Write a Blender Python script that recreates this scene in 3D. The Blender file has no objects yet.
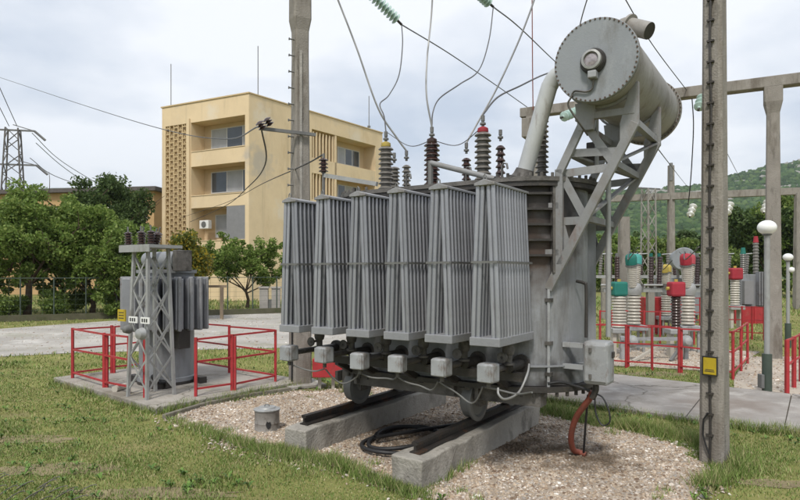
import bpy, math, random
import numpy as np
from mathutils import Vector, Matrix

random.seed(7)
rng = np.random.default_rng(11)
scene = bpy.context.scene
COL = scene.collection
R = math.radians

# ------------------------------------------------------------------ camera
F, HOR, EYE = 609.0, 273.0, 1.9          # focal length in photo pixels, horizon row, eye height
cam_data = bpy.data.cameras.new('camera')
cam_data.sensor_width = 36.0
cam_data.lens = F / 800.0 * 36.0
cam_data.shift_y = (HOR - 250.0) / 800.0
cam_data.clip_start = 0.05
cam_data.clip_end = 30000.0
cam = bpy.data.objects.new('camera', cam_data)
cam.location = (0, 0, EYE)
cam.rotation_euler = (R(90), 0, 0)
COL.objects.link(cam)
scene.camera = cam

# ------------------------------------------------------------------ world, sun, exposure
SUN_DIR = Vector((-0.16, -0.62, 0.86)).normalized()      # towards the sun
world = bpy.data.worlds.new('World')
scene.world = world
world.use_nodes = True
wn, wl = world.node_tree.nodes, world.node_tree.links
wn.clear()
w_out = wn.new('ShaderNodeOutputWorld')
w_bg = wn.new('ShaderNodeBackground')
w_bg.inputs['Strength'].default_value = 0.10
sky = wn.new('ShaderNodeTexSky')
sky.sky_type = 'NISHITA'
sky.sun_disc = False
sky.sun_elevation = math.asin(SUN_DIR.z)
sky.sun_rotation = math.atan2(SUN_DIR.x, SUN_DIR.y)
sky.air_density = 1.0
sky.dust_density = 2.0
tc = wn.new('ShaderNodeTexCoord')
sep = wn.new('ShaderNodeSeparateXYZ'); wl.new(tc.outputs['Generated'], sep.inputs[0])
zc = wn.new('ShaderNodeMath'); zc.operation = 'MAXIMUM'; wl.new(sep.outputs['Z'], zc.inputs[0]); zc.inputs[1].default_value = 0.0
za = wn.new('ShaderNodeMath'); za.operation = 'ADD'; wl.new(zc.outputs[0], za.inputs[0]); za.inputs[1].default_value = 0.22
dv = wn.new('ShaderNodeVectorMath'); dv.operation = 'DIVIDE'; wl.new(tc.outputs['Generated'], dv.inputs[0])
cb = wn.new('ShaderNodeCombineXYZ')
for i in range(3): wl.new(za.outputs[0], cb.inputs[i])
wl.new(cb.outputs[0], dv.inputs[1])
cn = wn.new('ShaderNodeTexNoise'); cn.inputs['Scale'].default_value = 1.15; cn.inputs['Detail'].default_value = 6.0; cn.inputs['Roughness'].default_value = 0.52
wl.new(dv.outputs[0], cn.inputs['Vector'])
cr = wn.new('ShaderNodeValToRGB')
cr.color_ramp.elements[0].position = 0.38; cr.color_ramp.elements[0].color = (4.3, 4.85, 5.7, 1)
cr.color_ramp.elements[1].position = 0.60; cr.color_ramp.elements[1].color = (7.5, 7.65, 7.9, 1)
wl.new(cn.outputs['Fac'], cr.inputs[0])
mx = wn.new('ShaderNodeMixRGB'); mx.inputs[0].default_value = 0.88
wl.new(sky.outputs[0], mx.inputs[1]); wl.new(cr.outputs[0], mx.inputs[2])
wl.new(mx.outputs[0], w_bg.inputs['Color']); wl.new(w_bg.outputs[0], w_out.inputs[0])

sun_data = bpy.data.lights.new('sun', 'SUN')
sun_data.energy = 2.0
sun_data.angle = R(10)
sun_data.color = (1.0, 0.95, 0.87)
sun = bpy.data.objects.new('sun', sun_data)
sun.rotation_euler = (-SUN_DIR).to_track_quat('-Z', 'Y').to_euler()
sun.location = (-10, -10, 30)
COL.objects.link(sun)

vs = scene.view_settings
vs.view_transform = 'Standard'
vs.look = 'None'
vs.gamma = 1.0
vs.use_curve_mapping = False
vs.exposure = 0.62
scene.cycles.use_denoising = True
scene.cycles.volume_bounces = 0
scene.cycles.max_bounces = 6
scene.cycles.transparent_max_bounces = 8

# ------------------------------------------------------------------ helpers
def at(x, y, Y):
    """the place at depth Y seen at pixel (x, y) of the photograph"""
    return Vector(((x - 400.0) / F * Y, Y, EYE - (y - HOR) / F * Y))

def gd(x, y, z=0.0):
    """the ground point seen at pixel (x, y)"""
    Y = (EYE - z) * F / (y - HOR)
    return ((x - 400.0) / F * Y, Y)

def V(*a):
    return Vector(a[0]) if len(a) == 1 else Vector(a)

class G:
    """collects shapes and builds them as one mesh object"""
    def __init__(self):
        self.v, self.f = [], []
    def add(self, vs_, fs_):
        o = len(self.v)
        self.v += [tuple(p) for p in vs_]
        self.f += [tuple(i + o for i in f) for f in fs_]
        return self
    def box(self, c, s, rz=0.0):
        cx, cy, cz = c; a, b, h = s[0] / 2, s[1] / 2, s[2] / 2
        ca, sa = math.cos(rz), math.sin(rz)
        pts = []
        for z in (-h, h):
            for x, y in ((-a, -b), (a, -b), (a, b), (-a, b)):
                pts.append((cx + x * ca - y * sa, cy + x * sa + y * ca, cz + z))
        return self.add(pts, [(3, 2, 1, 0), (4, 5, 6, 7), (0, 1, 5, 4), (1, 2, 6, 5), (2, 3, 7, 6), (3, 0, 4, 7)])
    def bx(self, x0, x1, y0, y1, z0, z1):
        return self.box(((x0 + x1) / 2, (y0 + y1) / 2, (z0 + z1) / 2), (x1 - x0, y1 - y0, z1 - z0))
    def frame(self, p0, p1, up=None):
        p0, p1 = V(p0), V(p1)
        d = (p1 - p0).normalized()
        up = V(up) if up is not None else (Vector((0, 0, 1)) if abs(d.z) < 0.95 else Vector((0, 1, 0)))
        s = d.cross(up).normalized()
        t = s.cross(d).normalized()
        return p0, p1, d, s, t
    def bar(self, p0, p1, w, h, up=None):
        p0, p1, d, s, t = self.frame(p0, p1, up)
        pts = []
        for p in (p0, p1):
            for a, b in ((-1, -1), (1, -1), (1, 1), (-1, 1)):
                pts.append(p + s * (a * w / 2) + t * (b * h / 2))
        return self.add(pts, [(3, 2, 1, 0), (4, 5, 6, 7), (0, 1, 5, 4), (1, 2, 6, 5), (2, 3, 7, 6), (3, 0, 4, 7)])
    def angle(self, p0, p1, w, t_=0.008, up=None):
        """an L-section"""
        p0, p1, d, s, t = self.frame(p0, p1, up)
        o = (s + t) * (w / 2)
        self.bar(p0 - t * (w / 2), p1 - t * (w / 2), w, t_, t)
        self.bar(p0 - s * (w / 2) + t * t_ * .5, p1 - s * (w / 2) + t * t_ * .5, t_, w - t_, t)
        return self
    def cyl(self, p0, p1, r0, r1=None, n=12, cap=True):
        r1 = r0 if r1 is None else r1
        p0, p1, d, s, t = self.frame(p0, p1)
        pts = []
        for p, r in ((p0, r0), (p1, r1)):
            for k in range(n):
                a = 2 * math.pi * k / n
                pts.append(p + s * (math.cos(a) * r) + t * (math.sin(a) * r))
        fs = [(k, (k + 1) % n, n + (k + 1) % n, n + k) for k in range(n)]
        if cap:
            fs += [tuple(range(n - 1, -1, -1)), tuple(range(n, 2 * n))]
        return self.add(pts, fs)
    def tube(self, pts, r, n=8, cap=True):
        pts = [V(p) for p in pts]
        rs = r if isinstance(r, (list, tuple)) else [r] * len(pts)
        rings = []
        prev = None
        for i, p in enumerate(pts):
            d = (pts[min(i + 1, len(pts) - 1)] - pts[max(i - 1, 0)]).normalized()
            if prev is None:
                up = Vector((0, 0, 1)) if abs(d.z) < 0.9 else Vector((1, 0, 0))
                s = d.cross(up).normalized()
            else:
                s = (prev - d * prev.dot(d)).normalized()
            prev = s
            t = d.cross(s)
            rings.append([p + s * (math.cos(2 * math.pi * k / n) * rs[i]) + t * (math.sin(2 * math.pi * k / n) * rs[i]) for k in range(n)])
        vv = [q for ring in rings for q in ring]
        fs = []
        for i in range(len(pts) - 1):
            for k in range(n):
                fs.append((i * n + k, i * n + (k + 1) % n, (i + 1) * n + (k + 1) % n, (i + 1) * n + k))
        if cap:
            fs += [tuple(range(n - 1, -1, -1)), tuple(range(len(vv) - n, len(vv)))]
        return self.add(vv, fs)
    def lathe(self, prof, p0=(0, 0, 0), axis=(0, 0, 1), n=20):
        """prof: [(radius, distance along the axis)]"""
        p0 = V(p0); d = V(axis).normalized()
        up = Vector((0, 0, 1)) if abs(d.z) < 0.9 else Vector((1, 0, 0))
        s = d.cross(up).normalized(); t = d.cross(s)
        vv, fs = [], []
        for r, z in prof:
            for k in range(n):
                a = 2 * math.pi * k / n
                vv.append(p0 + d * z + s * (math.cos(a) * r) + t * (math.sin(a) * r))
        for i in range(len(prof) - 1):
            for k in range(n):
                fs.append((i * n + (k + 1) % n, i * n + k, (i + 1) * n + k, (i + 1) * n + (k + 1) % n))
        fs += [tuple(range(n)), tuple(range(len(vv) - 1, len(vv) - n - 1, -1))]
        return self.add(vv, fs)
    def prism(self, poly, z0, z1):
        n = len(poly)
        area = sum(poly[i][0] * poly[(i + 1) % n][1] - poly[(i + 1) % n][0] * poly[i][1] for i in range(n))
        if area < 0: poly = poly[::-1]
        vv = [(x, y, z0) for x, y in poly] + [(x, y, z1) for x, y in poly]
        fs = [tuple(range(n - 1, -1, -1)), tuple(range(n, 2 * n))] + [(k, (k + 1) % n, n + (k + 1) % n, n + k) for k in range(n)]
        return self.add(vv, fs)
    def build(self, name, mat, parent=None, smooth=None, bevel=0.0, loc=None, rz=None):
        me = bpy.data.meshes.new(name)
        me.from_pydata(self.v, [], self.f)
        me.materials.append(mat)
        o = bpy.data.objects.new(name, me)
        COL.objects.link(o)
        if smooth:
            me.polygons.foreach_set('use_smooth', [True] * len(me.polygons))
            me.set_sharp_from_angle(angle=R(smooth))
        if bevel:
            m = o.modifiers.new('bevel', 'BEVEL'); m.width = bevel; m.segments = 2; m.limit_method = 'ANGLE'
        if parent is not None: o.parent = parent
        if loc is not None: o.location = loc
        if rz is not None: o.rotation_euler = (0, 0, rz)
        return o

def tag(o, label, cat, group=None):
    o['label'] = label; o['category'] = cat
    if group: o['group'] = group
    return o

def structure(o):
    o['kind'] = 'structure'; return o

def stuff(o, label=None, cat=None):
    o['kind'] = 'stuff'
    if label: o['label'] = label; o['category'] = cat
    return o

def thing(name, label, cat, loc=(0, 0, 0), rz=0.0, group=None):
    o = bpy.data.objects.new(name, None)
    o.empty_display_size = 0.2
    COL.objects.link(o)
    o.location = loc; o.rotation_euler = (0, 0, rz)
    return tag(o, label, cat, group)

def dup(src, parent=None, loc=None, rz=None):
    o = src.copy(); COL.objects.link(o)
    o.parent = parent
    if loc is not None: o.location = loc
    if rz is not None: o.rotation_euler = (0, 0, rz)
    return o

def dup_tree(src, label, loc, rz=None):
    r = dup(src, None, loc, rz)
    r['label'] = label
    for ch in list(src.children):
        c = dup(ch, r)
        for g2 in list(ch.children): dup(g2, c)
    return r

def np_mesh(name, verts, faces, mat, smooth=False, parent=None):
    """verts Nx3, faces Mxk arrays"""
    me = bpy.data.meshes.new(name)
    nv, (nf, k) = len(verts), faces.shape
    me.vertices.add(nv); me.vertices.foreach_set('co', verts.astype(np.float32).ravel())
    me.loops.add(nf * k); me.loops.foreach_set('vertex_index', faces.astype(np.int32).ravel())
    me.polygons.add(nf)
    me.polygons.foreach_set('loop_start', np.arange(0, nf * k, k, dtype=np.int32))
    if smooth: me.polygons.foreach_set('use_smooth', np.ones(nf, dtype=bool))
    me.update(calc_edges=True)
    me.materials.append(mat)
    o = bpy.data.objects.new(name, me); COL.objects.link(o)
    if parent is not None: o.parent = parent
    return o

def inside(poly, x, y):
    r = np.zeros(len(x), dtype=bool)
    n = len(poly)
    j = n - 1
    for i in range(n):
        xi, yi = poly[i]; xj, yj = poly[j]
        c = ((yi > y) != (yj > y)) & (x < (xj - xi) * (y - yi) / (yj - yi + 1e-12) + xi)
        r ^= c
        j = i
    return r

def vnoise(x, y, s=1.0, seed=0):
    """smooth value noise on arrays"""
    x = np.asarray(x) * s + seed * 17.3; y = np.asarray(y) * s + seed * 9.1
    xi, yi = np.floor(x).astype(np.int64), np.floor(y).astype(np.int64)
    fx, fy = x - xi, y - yi
    fx = fx * fx * (3 - 2 * fx); fy = fy * fy * (3 - 2 * fy)
    def h(a, b):
        n = (a * 374761393 + b * 668265263 + seed * 1442695) & 0xffffffff
        n = ((n ^ (n >> 13)) * 1274126177) & 0xffffffff
        return ((n ^ (n >> 16)) & 0xffff) / 65535.0
    return (h(xi, yi) * (1 - fx) + h(xi + 1, yi) * fx) * (1 - fy) + (h(xi, yi + 1) * (1 - fx) + h(xi + 1, yi + 1) * fx) * fy

def smooth_line(pts, n=8):
    P = [V(p) for p in pts]; P = [P[0] * 2 - P[1]] + P + [P[-1] * 2 - P[-2]]
    out = []
    for i in range(1, len(P) - 2):
        for k in range(n):
            t = k / n
            a, b, c, d = P[i - 1], P[i], P[i + 1], P[i + 2]
            out.append(.5 * ((2 * b) + (c - a) * t + (2 * a - 5 * b + 4 * c - d) * t * t + (3 * b - a - 3 * c + d) * t ** 3))
    out.append(P[-2]); return out

# ------------------------------------------------------------------ materials
def mk(name, col, rough=0.7, metal=0.0, var=0.18, vscale=4.0, bump=0.15, bscale=60.0,
       dirt=None, dscale=3.0, damt=0.5, dstretch=1.0, rnd=0.0, spec=0.4, island=None, coat=0.0, ramp=None):
    """one procedural material: base colour, blotchy variation, dirt or rust patches (streaked when dstretch < 1), bump"""
    m = bpy.data.materials.new(name); m.use_nodes = True
    nt = m.node_tree; N, L = nt.nodes, nt.links
    b = N['Principled BSDF']
    b.inputs['Roughness'].default_value = rough
    b.inputs['Metallic'].default_value = metal
    b.inputs['Specular IOR Level'].default_value = spec
    if coat: b.inputs['Coat Weight'].default_value = coat
    t = N.new('ShaderNodeTexCoord')
    n1 = N.new('ShaderNodeTexNoise'); n1.inputs['Scale'].default_value = vscale; n1.inputs['Detail'].default_value = 8; n1.inputs['Roughness'].default_value = 0.65
    L.new(t.outputs['Object'], n1.inputs['Vector'])
    mr = N.new('ShaderNodeMapRange'); mr.inputs[1].default_value = 0.25; mr.inputs[2].default_value = 0.75
    mr.inputs[3].default_value = 1 - var; mr.inputs[4].default_value = 1 + var
    L.new(n1.outputs['Fac'], mr.inputs[0])
    val = mr.outputs[0]
    if rnd:
        oi = N.new('ShaderNodeObjectInfo')
        m2 = N.new('ShaderNodeMapRange'); m2.inputs[3].default_value = 1 - rnd; m2.inputs[4].default_value = 1 + rnd
        L.new(oi.outputs['Random'], m2.inputs[0])
        mm = N.new('ShaderNodeMath'); mm.operation = 'MULTIPLY'; L.new(val, mm.inputs[0]); L.new(m2.outputs[0], mm.inputs[1]); val = mm.outputs[0]
    base = None
    if ramp:            # colours picked per mesh island
        ge = N.new('ShaderNodeNewGeometry')
        rp = N.new('ShaderNodeValToRGB'); rp.color_ramp.interpolation = 'LINEAR'
        el = rp.color_ramp.elements
        while len(el) < len(ramp): el.new(0.5)
        for e, (p, c) in zip(el, ramp): e.position = p; e.color = (*c, 1)
        L.new(ge.outputs['Random Per Island'], rp.inputs[0])
        base = rp.outputs[0]
    mu = N.new('ShaderNodeVectorMath'); mu.operation = 'MULTIPLY'
    if base is None: mu.inputs[0].default_value = col
    else: L.new(base, mu.inputs[0])
    cx = N.new('ShaderNodeCombineXYZ')
    for i in range(3): L.new(val, cx.inputs[i])
    L.new(cx.outputs[0], mu.inputs[1])
    out = mu.outputs[0]
    if dirt:
        ds = dirt if isinstance(dirt, list) else [(dirt, dscale, damt, dstretch)]
        for k, (dc, sc_, am, st) in enumerate(ds):
            mp = N.new('ShaderNodeMapping'); mp.inputs['Scale'].default_value = (1, 1, st); mp.inputs['Location'].default_value = (k * 3.1, k * 1.7, k * 5.3)
            L.new(t.outputs['Object'], mp.inputs['Vector'])
            n2 = N.new('ShaderNodeTexNoise'); n2.inputs['Scale'].default_value = sc_; n2.inputs['Detail'].default_value = 9; n2.inputs['Roughness'].default_value = 0.68
            L.new(mp.outputs[0], n2.inputs['Vector'])
            m3 = N.new('ShaderNodeMapRange'); m3.inputs[1].default_value = 0.64 - 0.3 * am; m3.inputs[2].default_value = 0.78 - 0.3 * am; m3.inputs[4].default_value = min(1.0, 0.45 + am * .7)
            L.new(n2.outputs['Fac'], m3.inputs[0])
            mc = N.new('ShaderNodeMixRGB'); mc.inputs[2].default_value = (*dc, 1)
            L.new(m3.outputs[0], mc.inputs[0]); L.new(out, mc.inputs[1])
            out = mc.outputs[0]
    L.new(out, b.inputs['Base Color'])
    if bump:
        n3 = N.new('ShaderNodeTexNoise'); n3.inputs['Scale'].default_value = bscale; n3.inputs['Detail'].default_value = 5
        L.new(t.outputs['Object'], n3.inputs['Vector'])
        bp = N.new('ShaderNodeBump'); bp.inputs['Strength'].default_value = bump; bp.inputs['Distance'].default_value = 0.02
        L.new(n3.outputs['Fac'], bp.inputs['Height']); L.new(bp.outputs[0], b.inputs['Normal'])
    return m

RUST = (0.12, 0.055, 0.025)
M = {}
M['grass_ground'] = mk('grass_ground', (0.20, 0.20, 0.07), 0.95, var=0.3, vscale=0.9, bump=0.6, bscale=25, dirt=[((0.27, 0.22, 0.11), 0.55, 0.35, 1), ((0.20, 0.16, 0.10), 2.2, 0.2, 1)], spec=0.1)
M['bare_soil'] = mk('bare_soil', (0.24, 0.20, 0.12), 0.95, var=0.3, vscale=2.0, bump=0.7, bscale=30, spec=0.1, dirt=[((0.16, 0.125, 0.08), 2.5, 0.35, 1), ((0.22, 0.20, 0.08), 1.2, 0.25, 1)])
M['blade'] = mk('grass_blade', (0.1, 0.14, 0.03), 0.6, var=0.25, vscale=0.8, bump=0, spec=0.25, dirt=[((0.33, 0.275, 0.145), 0.8, 0.29, 1)],
                ramp=[(0.0, (0.095, 0.155, 0.03)), (0.45, (0.17, 0.25, 0.06)), (0.75, (0.24, 0.27, 0.10)), (1.0, (0.42, 0.36, 0.20))])
M['weed'] = mk('weed_leaf', (0.1, 0.2, 0.03), 0.5, var=0.2, bump=0, spec=0.3, ramp=[(0, (0.06, 0.13, 0.02)), (1, (0.15, 0.24, 0.05))])
M['gravel_bed'] = mk('gravel_bed', (0.40, 0.33, 0.26), 0.95, var=0.3, vscale=1.5, bump=0.8, bscale=70, spec=0.15, dirt=[((0.16, 0.12, 0.085), 1.2, 0.4, 1)])
M['stone'] = mk('pebble', (0.5, 0.42, 0.34), 0.85, var=0.36, vscale=1.6, bump=0, spec=0.2, dirt=[((0.15, 0.11, 0.075), 1.3, 0.12, 1)],
                ramp=[(0, (0.15, 0.10, 0.07)), (0.3, (0.37, 0.285, 0.205)), (0.55, (0.47, 0.39, 0.305)), (0.78, (0.30, 0.275, 0.25)), (0.92, (0.56, 0.49, 0.42)), (1, (0.76, 0.72, 0.66))])
M['road'] = mk('road_gravel', (0.37, 0.35, 0.32), 0.95, var=0.25, vscale=0.5, bump=0.6, bscale=18, spec=0.15, dirt=[((0.20, 0.20, 0.12), 0.35, 0.38, 1), ((0.6, 0.58, 0.54), 0.9, 0.3, 1)])
M['yard'] = mk('yard_sand', (0.42, 0.37, 0.31), 0.95, var=0.25, vscale=0.8, bump=0.7, bscale=30, spec=0.15, dirt=[((0.2, 0.17, 0.12), 0.9, 0.32, 1)])
CONC_D = [((0.20, 0.185, 0.16), 1.6, 0.42, 1), ((0.10, 0.095, 0.085), 5.0, 0.25, 0.25)]
M['concrete'] = mk('concrete', (0.37, 0.35, 0.32), 0.9, var=0.2, vscale=3, bump=0.5, bscale=45, dirt=CONC_D, spec=0.2)
M['conc_pole'] = mk('pole_concrete', (0.26, 0.24, 0.213), 0.9, var=0.18, vscale=3, bump=0.5, bscale=55, dirt=[((0.14, 0.12, 0.098), 3.5, 0.46, 0.2), ((0.35, 0.33, 0.30), 6.0, 0.3, 0.35), ((0.07, 0.062, 0.052), 8.0, 0.25, 0.25)], spec=0.2)
M['path'] = mk('path_concrete', (0.30, 0.28, 0.26), 0.92, var=0.2, vscale=1.2, bump=0.5, bscale=40, dirt=[((0.2, 0.18, 0.155), 0.8, 0.42, 1), ((0.45, 0.43, 0.4), 2.4, 0.35, 1)], spec=0.2)
M['beam_conc'] = mk('foundation_concrete', (0.33, 0.31, 0.275), 0.9, var=0.22, vscale=3, bump=0.6, bscale=40, dirt=[((0.15, 0.138, 0.118), 2.4, 0.46, 0.6), ((0.05, 0.043, 0.036), 3.0, 0.22, 0.5), ((0.40, 0.38, 0.34), 6.0, 0.22, 1)], spec=0.2)
M['soil'] = mk('damp_soil', (0.09, 0.075, 0.05), 0.95, var=0.3, bump=0.5)
M['rail'] = mk('rail_steel', (0.045, 0.04, 0.037), 0.6, 0.5, var=0.3, bump=0.3, dirt=[(RUST, 4, 0.4, 1)])
M['radiator'] = mk('radiator_paint', (0.30, 0.308, 0.335), 0.34, 0.4, var=0.15, vscale=3, bump=0.08, rnd=0.18, dirt=[((0.10, 0.09, 0.082), 1.3, 0.36, 0.3), ((0.36, 0.37, 0.40), 3.5, 0.25, 0.2), ((0.12, 0.08, 0.055), 6, 0.06, 0.3)])
M['header'] = mk('header_paint', (0.28, 0.285, 0.30), 0.6, 0.15, var=0.15, vscale=4, bump=0.12, rnd=0.08, dirt=[((0.17, 0.155, 0.14), 4, 0.45, 1), (RUST, 9, 0.12, 1)])
M['tank'] = mk('tank_paint', (0.235, 0.245, 0.26), 0.55, 0.1, var=0.14, vscale=2.5, bump=0.12, bscale=25, dirt=[((0.10, 0.092, 0.085), 2.2, 0.42, 0.18), ((0.33, 0.335, 0.34), 3.0, 0.2, 0.3), (RUST, 5.0, 0.1, 0.2)])
M['tank_rust'] = mk('tank_rust_stain', (0.085, 0.055, 0.038), 0.75, 0.1, var=0.3, vscale=4, bump=0.25, dirt=[((0.03, 0.026, 0.024), 3, 0.5, 0.12), ((0.15, 0.135, 0.125), 4, 0.3, 0.15)])
M['oily'] = mk('oily_black_steel', (0.05, 0.046, 0.043), 0.5, 0.3, var=0.35, vscale=6, bump=0.2, dirt=[((0.10, 0.085, 0.07), 5, 0.35, 1)])
M['oily2'] = mk('grimy_steel', (0.125, 0.117, 0.108), 0.65, 0.2, var=0.35, vscale=6, bump=0.25, dirt=[((0.03, 0.028, 0.026), 4, 0.45, 1), ((0.2, 0.19, 0.18), 7, 0.25, 1)])
M['conserv'] = mk('conservator_paint', (0.285, 0.272, 0.25), 0.6, 0.05, var=0.14, vscale=3, bump=0.12, bscale=25, dirt=[((0.15, 0.13, 0.105), 2.6, 0.48, 0.6), ((0.13, 0.08, 0.045), 6.0, 0.25, 0.5), ((0.42, 0.41, 0.39), 3.5, 0.22, 1)])
M['conserv_end'] = mk('conservator_end_paint', (0.245, 0.262, 0.28), 0.55, 0.05, var=0.1, vscale=3, bump=0.08, dirt=[((0.16, 0.158, 0.152), 3.5, 0.42, 0.35), ((0.33, 0.345, 0.36), 5, 0.3, 0.5), ((0.13, 0.08, 0.05), 6.0, 0.2, 0.25)])
M['pipe'] = mk('pale_pipe_paint', (0.46, 0.475, 0.48), 0.5, 0.05, var=0.1, bump=0.06, dirt=[((0.27, 0.25, 0.22), 3, 0.35, 0.2), (RUST, 8, 0.17, 0.3)])
M['bracket'] = mk('bracket_paint', (0.255, 0.258, 0.26), 0.6, 0.1, var=0.16, bump=0.12, rnd=0.06, dirt=[((0.18, 0.16, 0.14), 4, 0.4, 0.5), ((0.17, 0.085, 0.06), 5, 0.24, 0.4)])
M['box_grey'] = mk('box_paint', (0.32, 0.33, 0.34), 0.55, 0.1, var=0.12, bump=0.1, rnd=0.08, dirt=[((0.17, 0.16, 0.145), 5, 0.45, 0.6), (RUST, 9, 0.24, 0.6), ((0.42, 0.43, 0.44), 8, 0.3, 1)])
M['galv'] = mk('galvanised_steel', (0.36, 0.365, 0.36), 0.55, 0.35, var=0.15, bump=0.1, dirt=[((0.2, 0.185, 0.16), 4, 0.38, 0.4)])
M['galv_dark'] = mk('weathered_steel', (0.17, 0.17, 0.165), 0.6, 0.3, var=0.2, bump=0.1)
M['porc_grey'] = mk('grey_porcelain', (0.145, 0.136, 0.122), 0.32, 0, var=0.14, bump=0.02, dirt=[((0.12, 0.105, 0.085), 8, 0.35, 1)], spec=0.5)
M['porc_brown'] = mk('brown_porcelain', (0.045, 0.024, 0.02), 0.25, 0, var=0.2, bump=0.02, dirt=[((0.09, 0.075, 0.065), 8, 0.3, 1)], spec=0.5)
M['porc_white'] = mk('pale_porcelain', (0.45, 0.42, 0.365), 0.4, 0, var=0.1, bump=0.02, dirt=[((0.36, 0.32, 0.27), 6, 0.35, 1)], spec=0.4)
M['glass_ins'] = mk('green_glass', (0.42, 0.56, 0.51), 0.12, 0, var=0.1, bump=0, spec=0.6)
M['red'] = mk('red_paint', (0.37, 0.03, 0.035), 0.5, 0, var=0.15, bump=0.1, rnd=0.08, dirt=[((0.22, 0.025, 0.025), 3, 0.35, 1), ((0.38, 0.085, 0.075), 5, 0.3, 1), ((0.10, 0.045, 0.03), 11, 0.25, 1)])
M['red_cap'] = mk('red_cap', (0.33, 0.025, 0.04), 0.7, var=0.15, bump=0.05, dirt=[((0.24, 0.05, 0.05), 5, 0.35, 0.5)])
M['pink_cap'] = mk('faded_red_cap', (0.38, 0.06, 0.075), 0.7, var=0.15, bump=0.05, dirt=[((0.28, 0.09, 0.09), 5, 0.35, 0.5)])
M['green_cap'] = mk('green_cap', (0.015, 0.155, 0.125), 0.7, var=0.15, bump=0.05, dirt=[((0.05, 0.14, 0.12), 5, 0.35, 0.5)])
M['teal_cap'] = mk('teal_cap', (0.06, 0.29, 0.26), 0.7, var=0.12, bump=0.05, dirt=[((0.12, 0.26, 0.23), 5, 0.35, 0.5)])
M['yellow_cap'] = mk('yellow_cap', (0.42, 0.32, 0.07), 0.7, var=0.15, bump=0.05, dirt=[((0.35, 0.27, 0.10), 6, 0.35, 0.5)])
M['yellow'] = mk('yellow_paint', (0.46, 0.34, 0.02), 0.55, var=0.12, bump=0.05, dirt=[((0.3, 0.21, 0.03), 12, 0.35, 0.5)])
M['white'] = mk('white_paint', (0.75, 0.75, 0.73), 0.5, var=0.05, bump=0.03, dirt=[((0.5, 0.48, 0.43), 8, 0.25, 1)])
M['globe'] = mk('opal_globe', (0.86, 0.86, 0.84), 0.25, var=0.03, bump=0, spec=0.5)
M['black'] = mk('black_rubber', (0.022, 0.022, 0.023), 0.5, var=0.2, bump=0.1)
M['wire'] = mk('conductor', (0.12, 0.12, 0.12), 0.5, 0.4, var=0.15, bump=0)
M['wire_pale'] = mk('aluminium_conductor', (0.30, 0.30, 0.295), 0.5, 0.4, var=0.12, bump=0)
M['hose_red'] = mk('red_brown_hose', (0.20, 0.055, 0.035), 0.6, var=0.2, bump=0.2, bscale=80, dirt=[((0.09, 0.05, 0.035), 8, 0.4, 1)])
M['lamp_green'] = mk('dark_green_paint', (0.055, 0.075, 0.06), 0.6, var=0.2, bump=0.1)
M['ink'] = mk('dark_lettering', (0.03, 0.03, 0.03), 0.6, var=0.05, bump=0)
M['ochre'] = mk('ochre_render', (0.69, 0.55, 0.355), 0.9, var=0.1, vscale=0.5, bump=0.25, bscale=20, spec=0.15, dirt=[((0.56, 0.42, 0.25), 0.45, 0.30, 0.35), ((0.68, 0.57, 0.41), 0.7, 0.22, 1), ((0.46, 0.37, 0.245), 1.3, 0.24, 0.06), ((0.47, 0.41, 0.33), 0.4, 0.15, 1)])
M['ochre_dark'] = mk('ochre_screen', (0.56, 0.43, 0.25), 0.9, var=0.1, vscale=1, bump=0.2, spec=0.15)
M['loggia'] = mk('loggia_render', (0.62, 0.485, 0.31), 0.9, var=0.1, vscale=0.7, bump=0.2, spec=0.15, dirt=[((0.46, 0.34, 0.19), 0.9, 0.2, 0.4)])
M['wall_low'] = mk('low_building_render', (0.46, 0.31, 0.16), 0.9, var=0.12, vscale=0.5, bump=0.2, spec=0.15)
M['roof_dark'] = mk('roof_felt', (0.10, 0.09, 0.085), 0.9, var=0.2, bump=0.2)
M['frame_white'] = mk('window_frame', (0.62, 0.62, 0.60), 0.5, var=0.05, bump=0)
M['cladding'] = mk('grey_cladding', (0.22, 0.22, 0.225), 0.6, var=0.1, bump=0.1)
M['glass'] = mk('window_glass', (0.07, 0.085, 0.10), 0.06, 0, var=0.3, vscale=0.8, bump=0, spec=0.7)
M['curtain'] = mk('pale_curtain', (0.40, 0.42, 0.44), 0.8, var=0.15, vscale=1.5, bump=0)
M['bark'] = mk('bark', (0.085, 0.062, 0.045), 0.95, var=0.3, bump=0.6, bscale=15, spec=0.1)
M['wood'] = mk('old_timber', (0.22, 0.17, 0.12), 0.9, var=0.2, bump=0.3)
def leafmat(name, a, b, c):
    m = mk(name, a, 0.55, var=0.25, vscale=0.6, bump=0, spec=0.25, ramp=[(0, a), (0.6, b), (1, c)])
    bs = m.node_tree.nodes['Principled BSDF']
    N, L = m.node_tree.nodes, m.node_tree.links
    src = bs.inputs['Base Color'].links[0].from_socket
    tr = N.new('ShaderNodeBsdfTranslucent'); L.new(src, tr.inputs['Color'])
    mxs = N.new('ShaderNodeMixShader'); mxs.inputs[0].default_value = 0.38
    L.new(bs.outputs[0], mxs.inputs[1]); L.new(tr.outputs[0], mxs.inputs[2])
    L.new(mxs.outputs[0], N['Material Output'].inputs['Surface'])
    return m
M['leaf'] = leafmat('leaf_green', (0.08, 0.135, 0.027), (0.155, 0.225, 0.05), (0.26, 0.315, 0.09))
M['leaf2'] = leafmat('leaf_bright', (0.09, 0.15, 0.028), (0.175, 0.255, 0.055), (0.29, 0.36, 0.10))
M['leaf_dark'] = leafmat('leaf_dark', (0.05, 0.085, 0.025), (0.08, 0.125, 0.038), (0.125, 0.18, 0.06))
M['leaf_yellow'] = leafmat('leaf_yellowing', (0.07, 0.10, 0.02), (0.16, 0.17, 0.03), (0.5, 0.36, 0.04))
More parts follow.
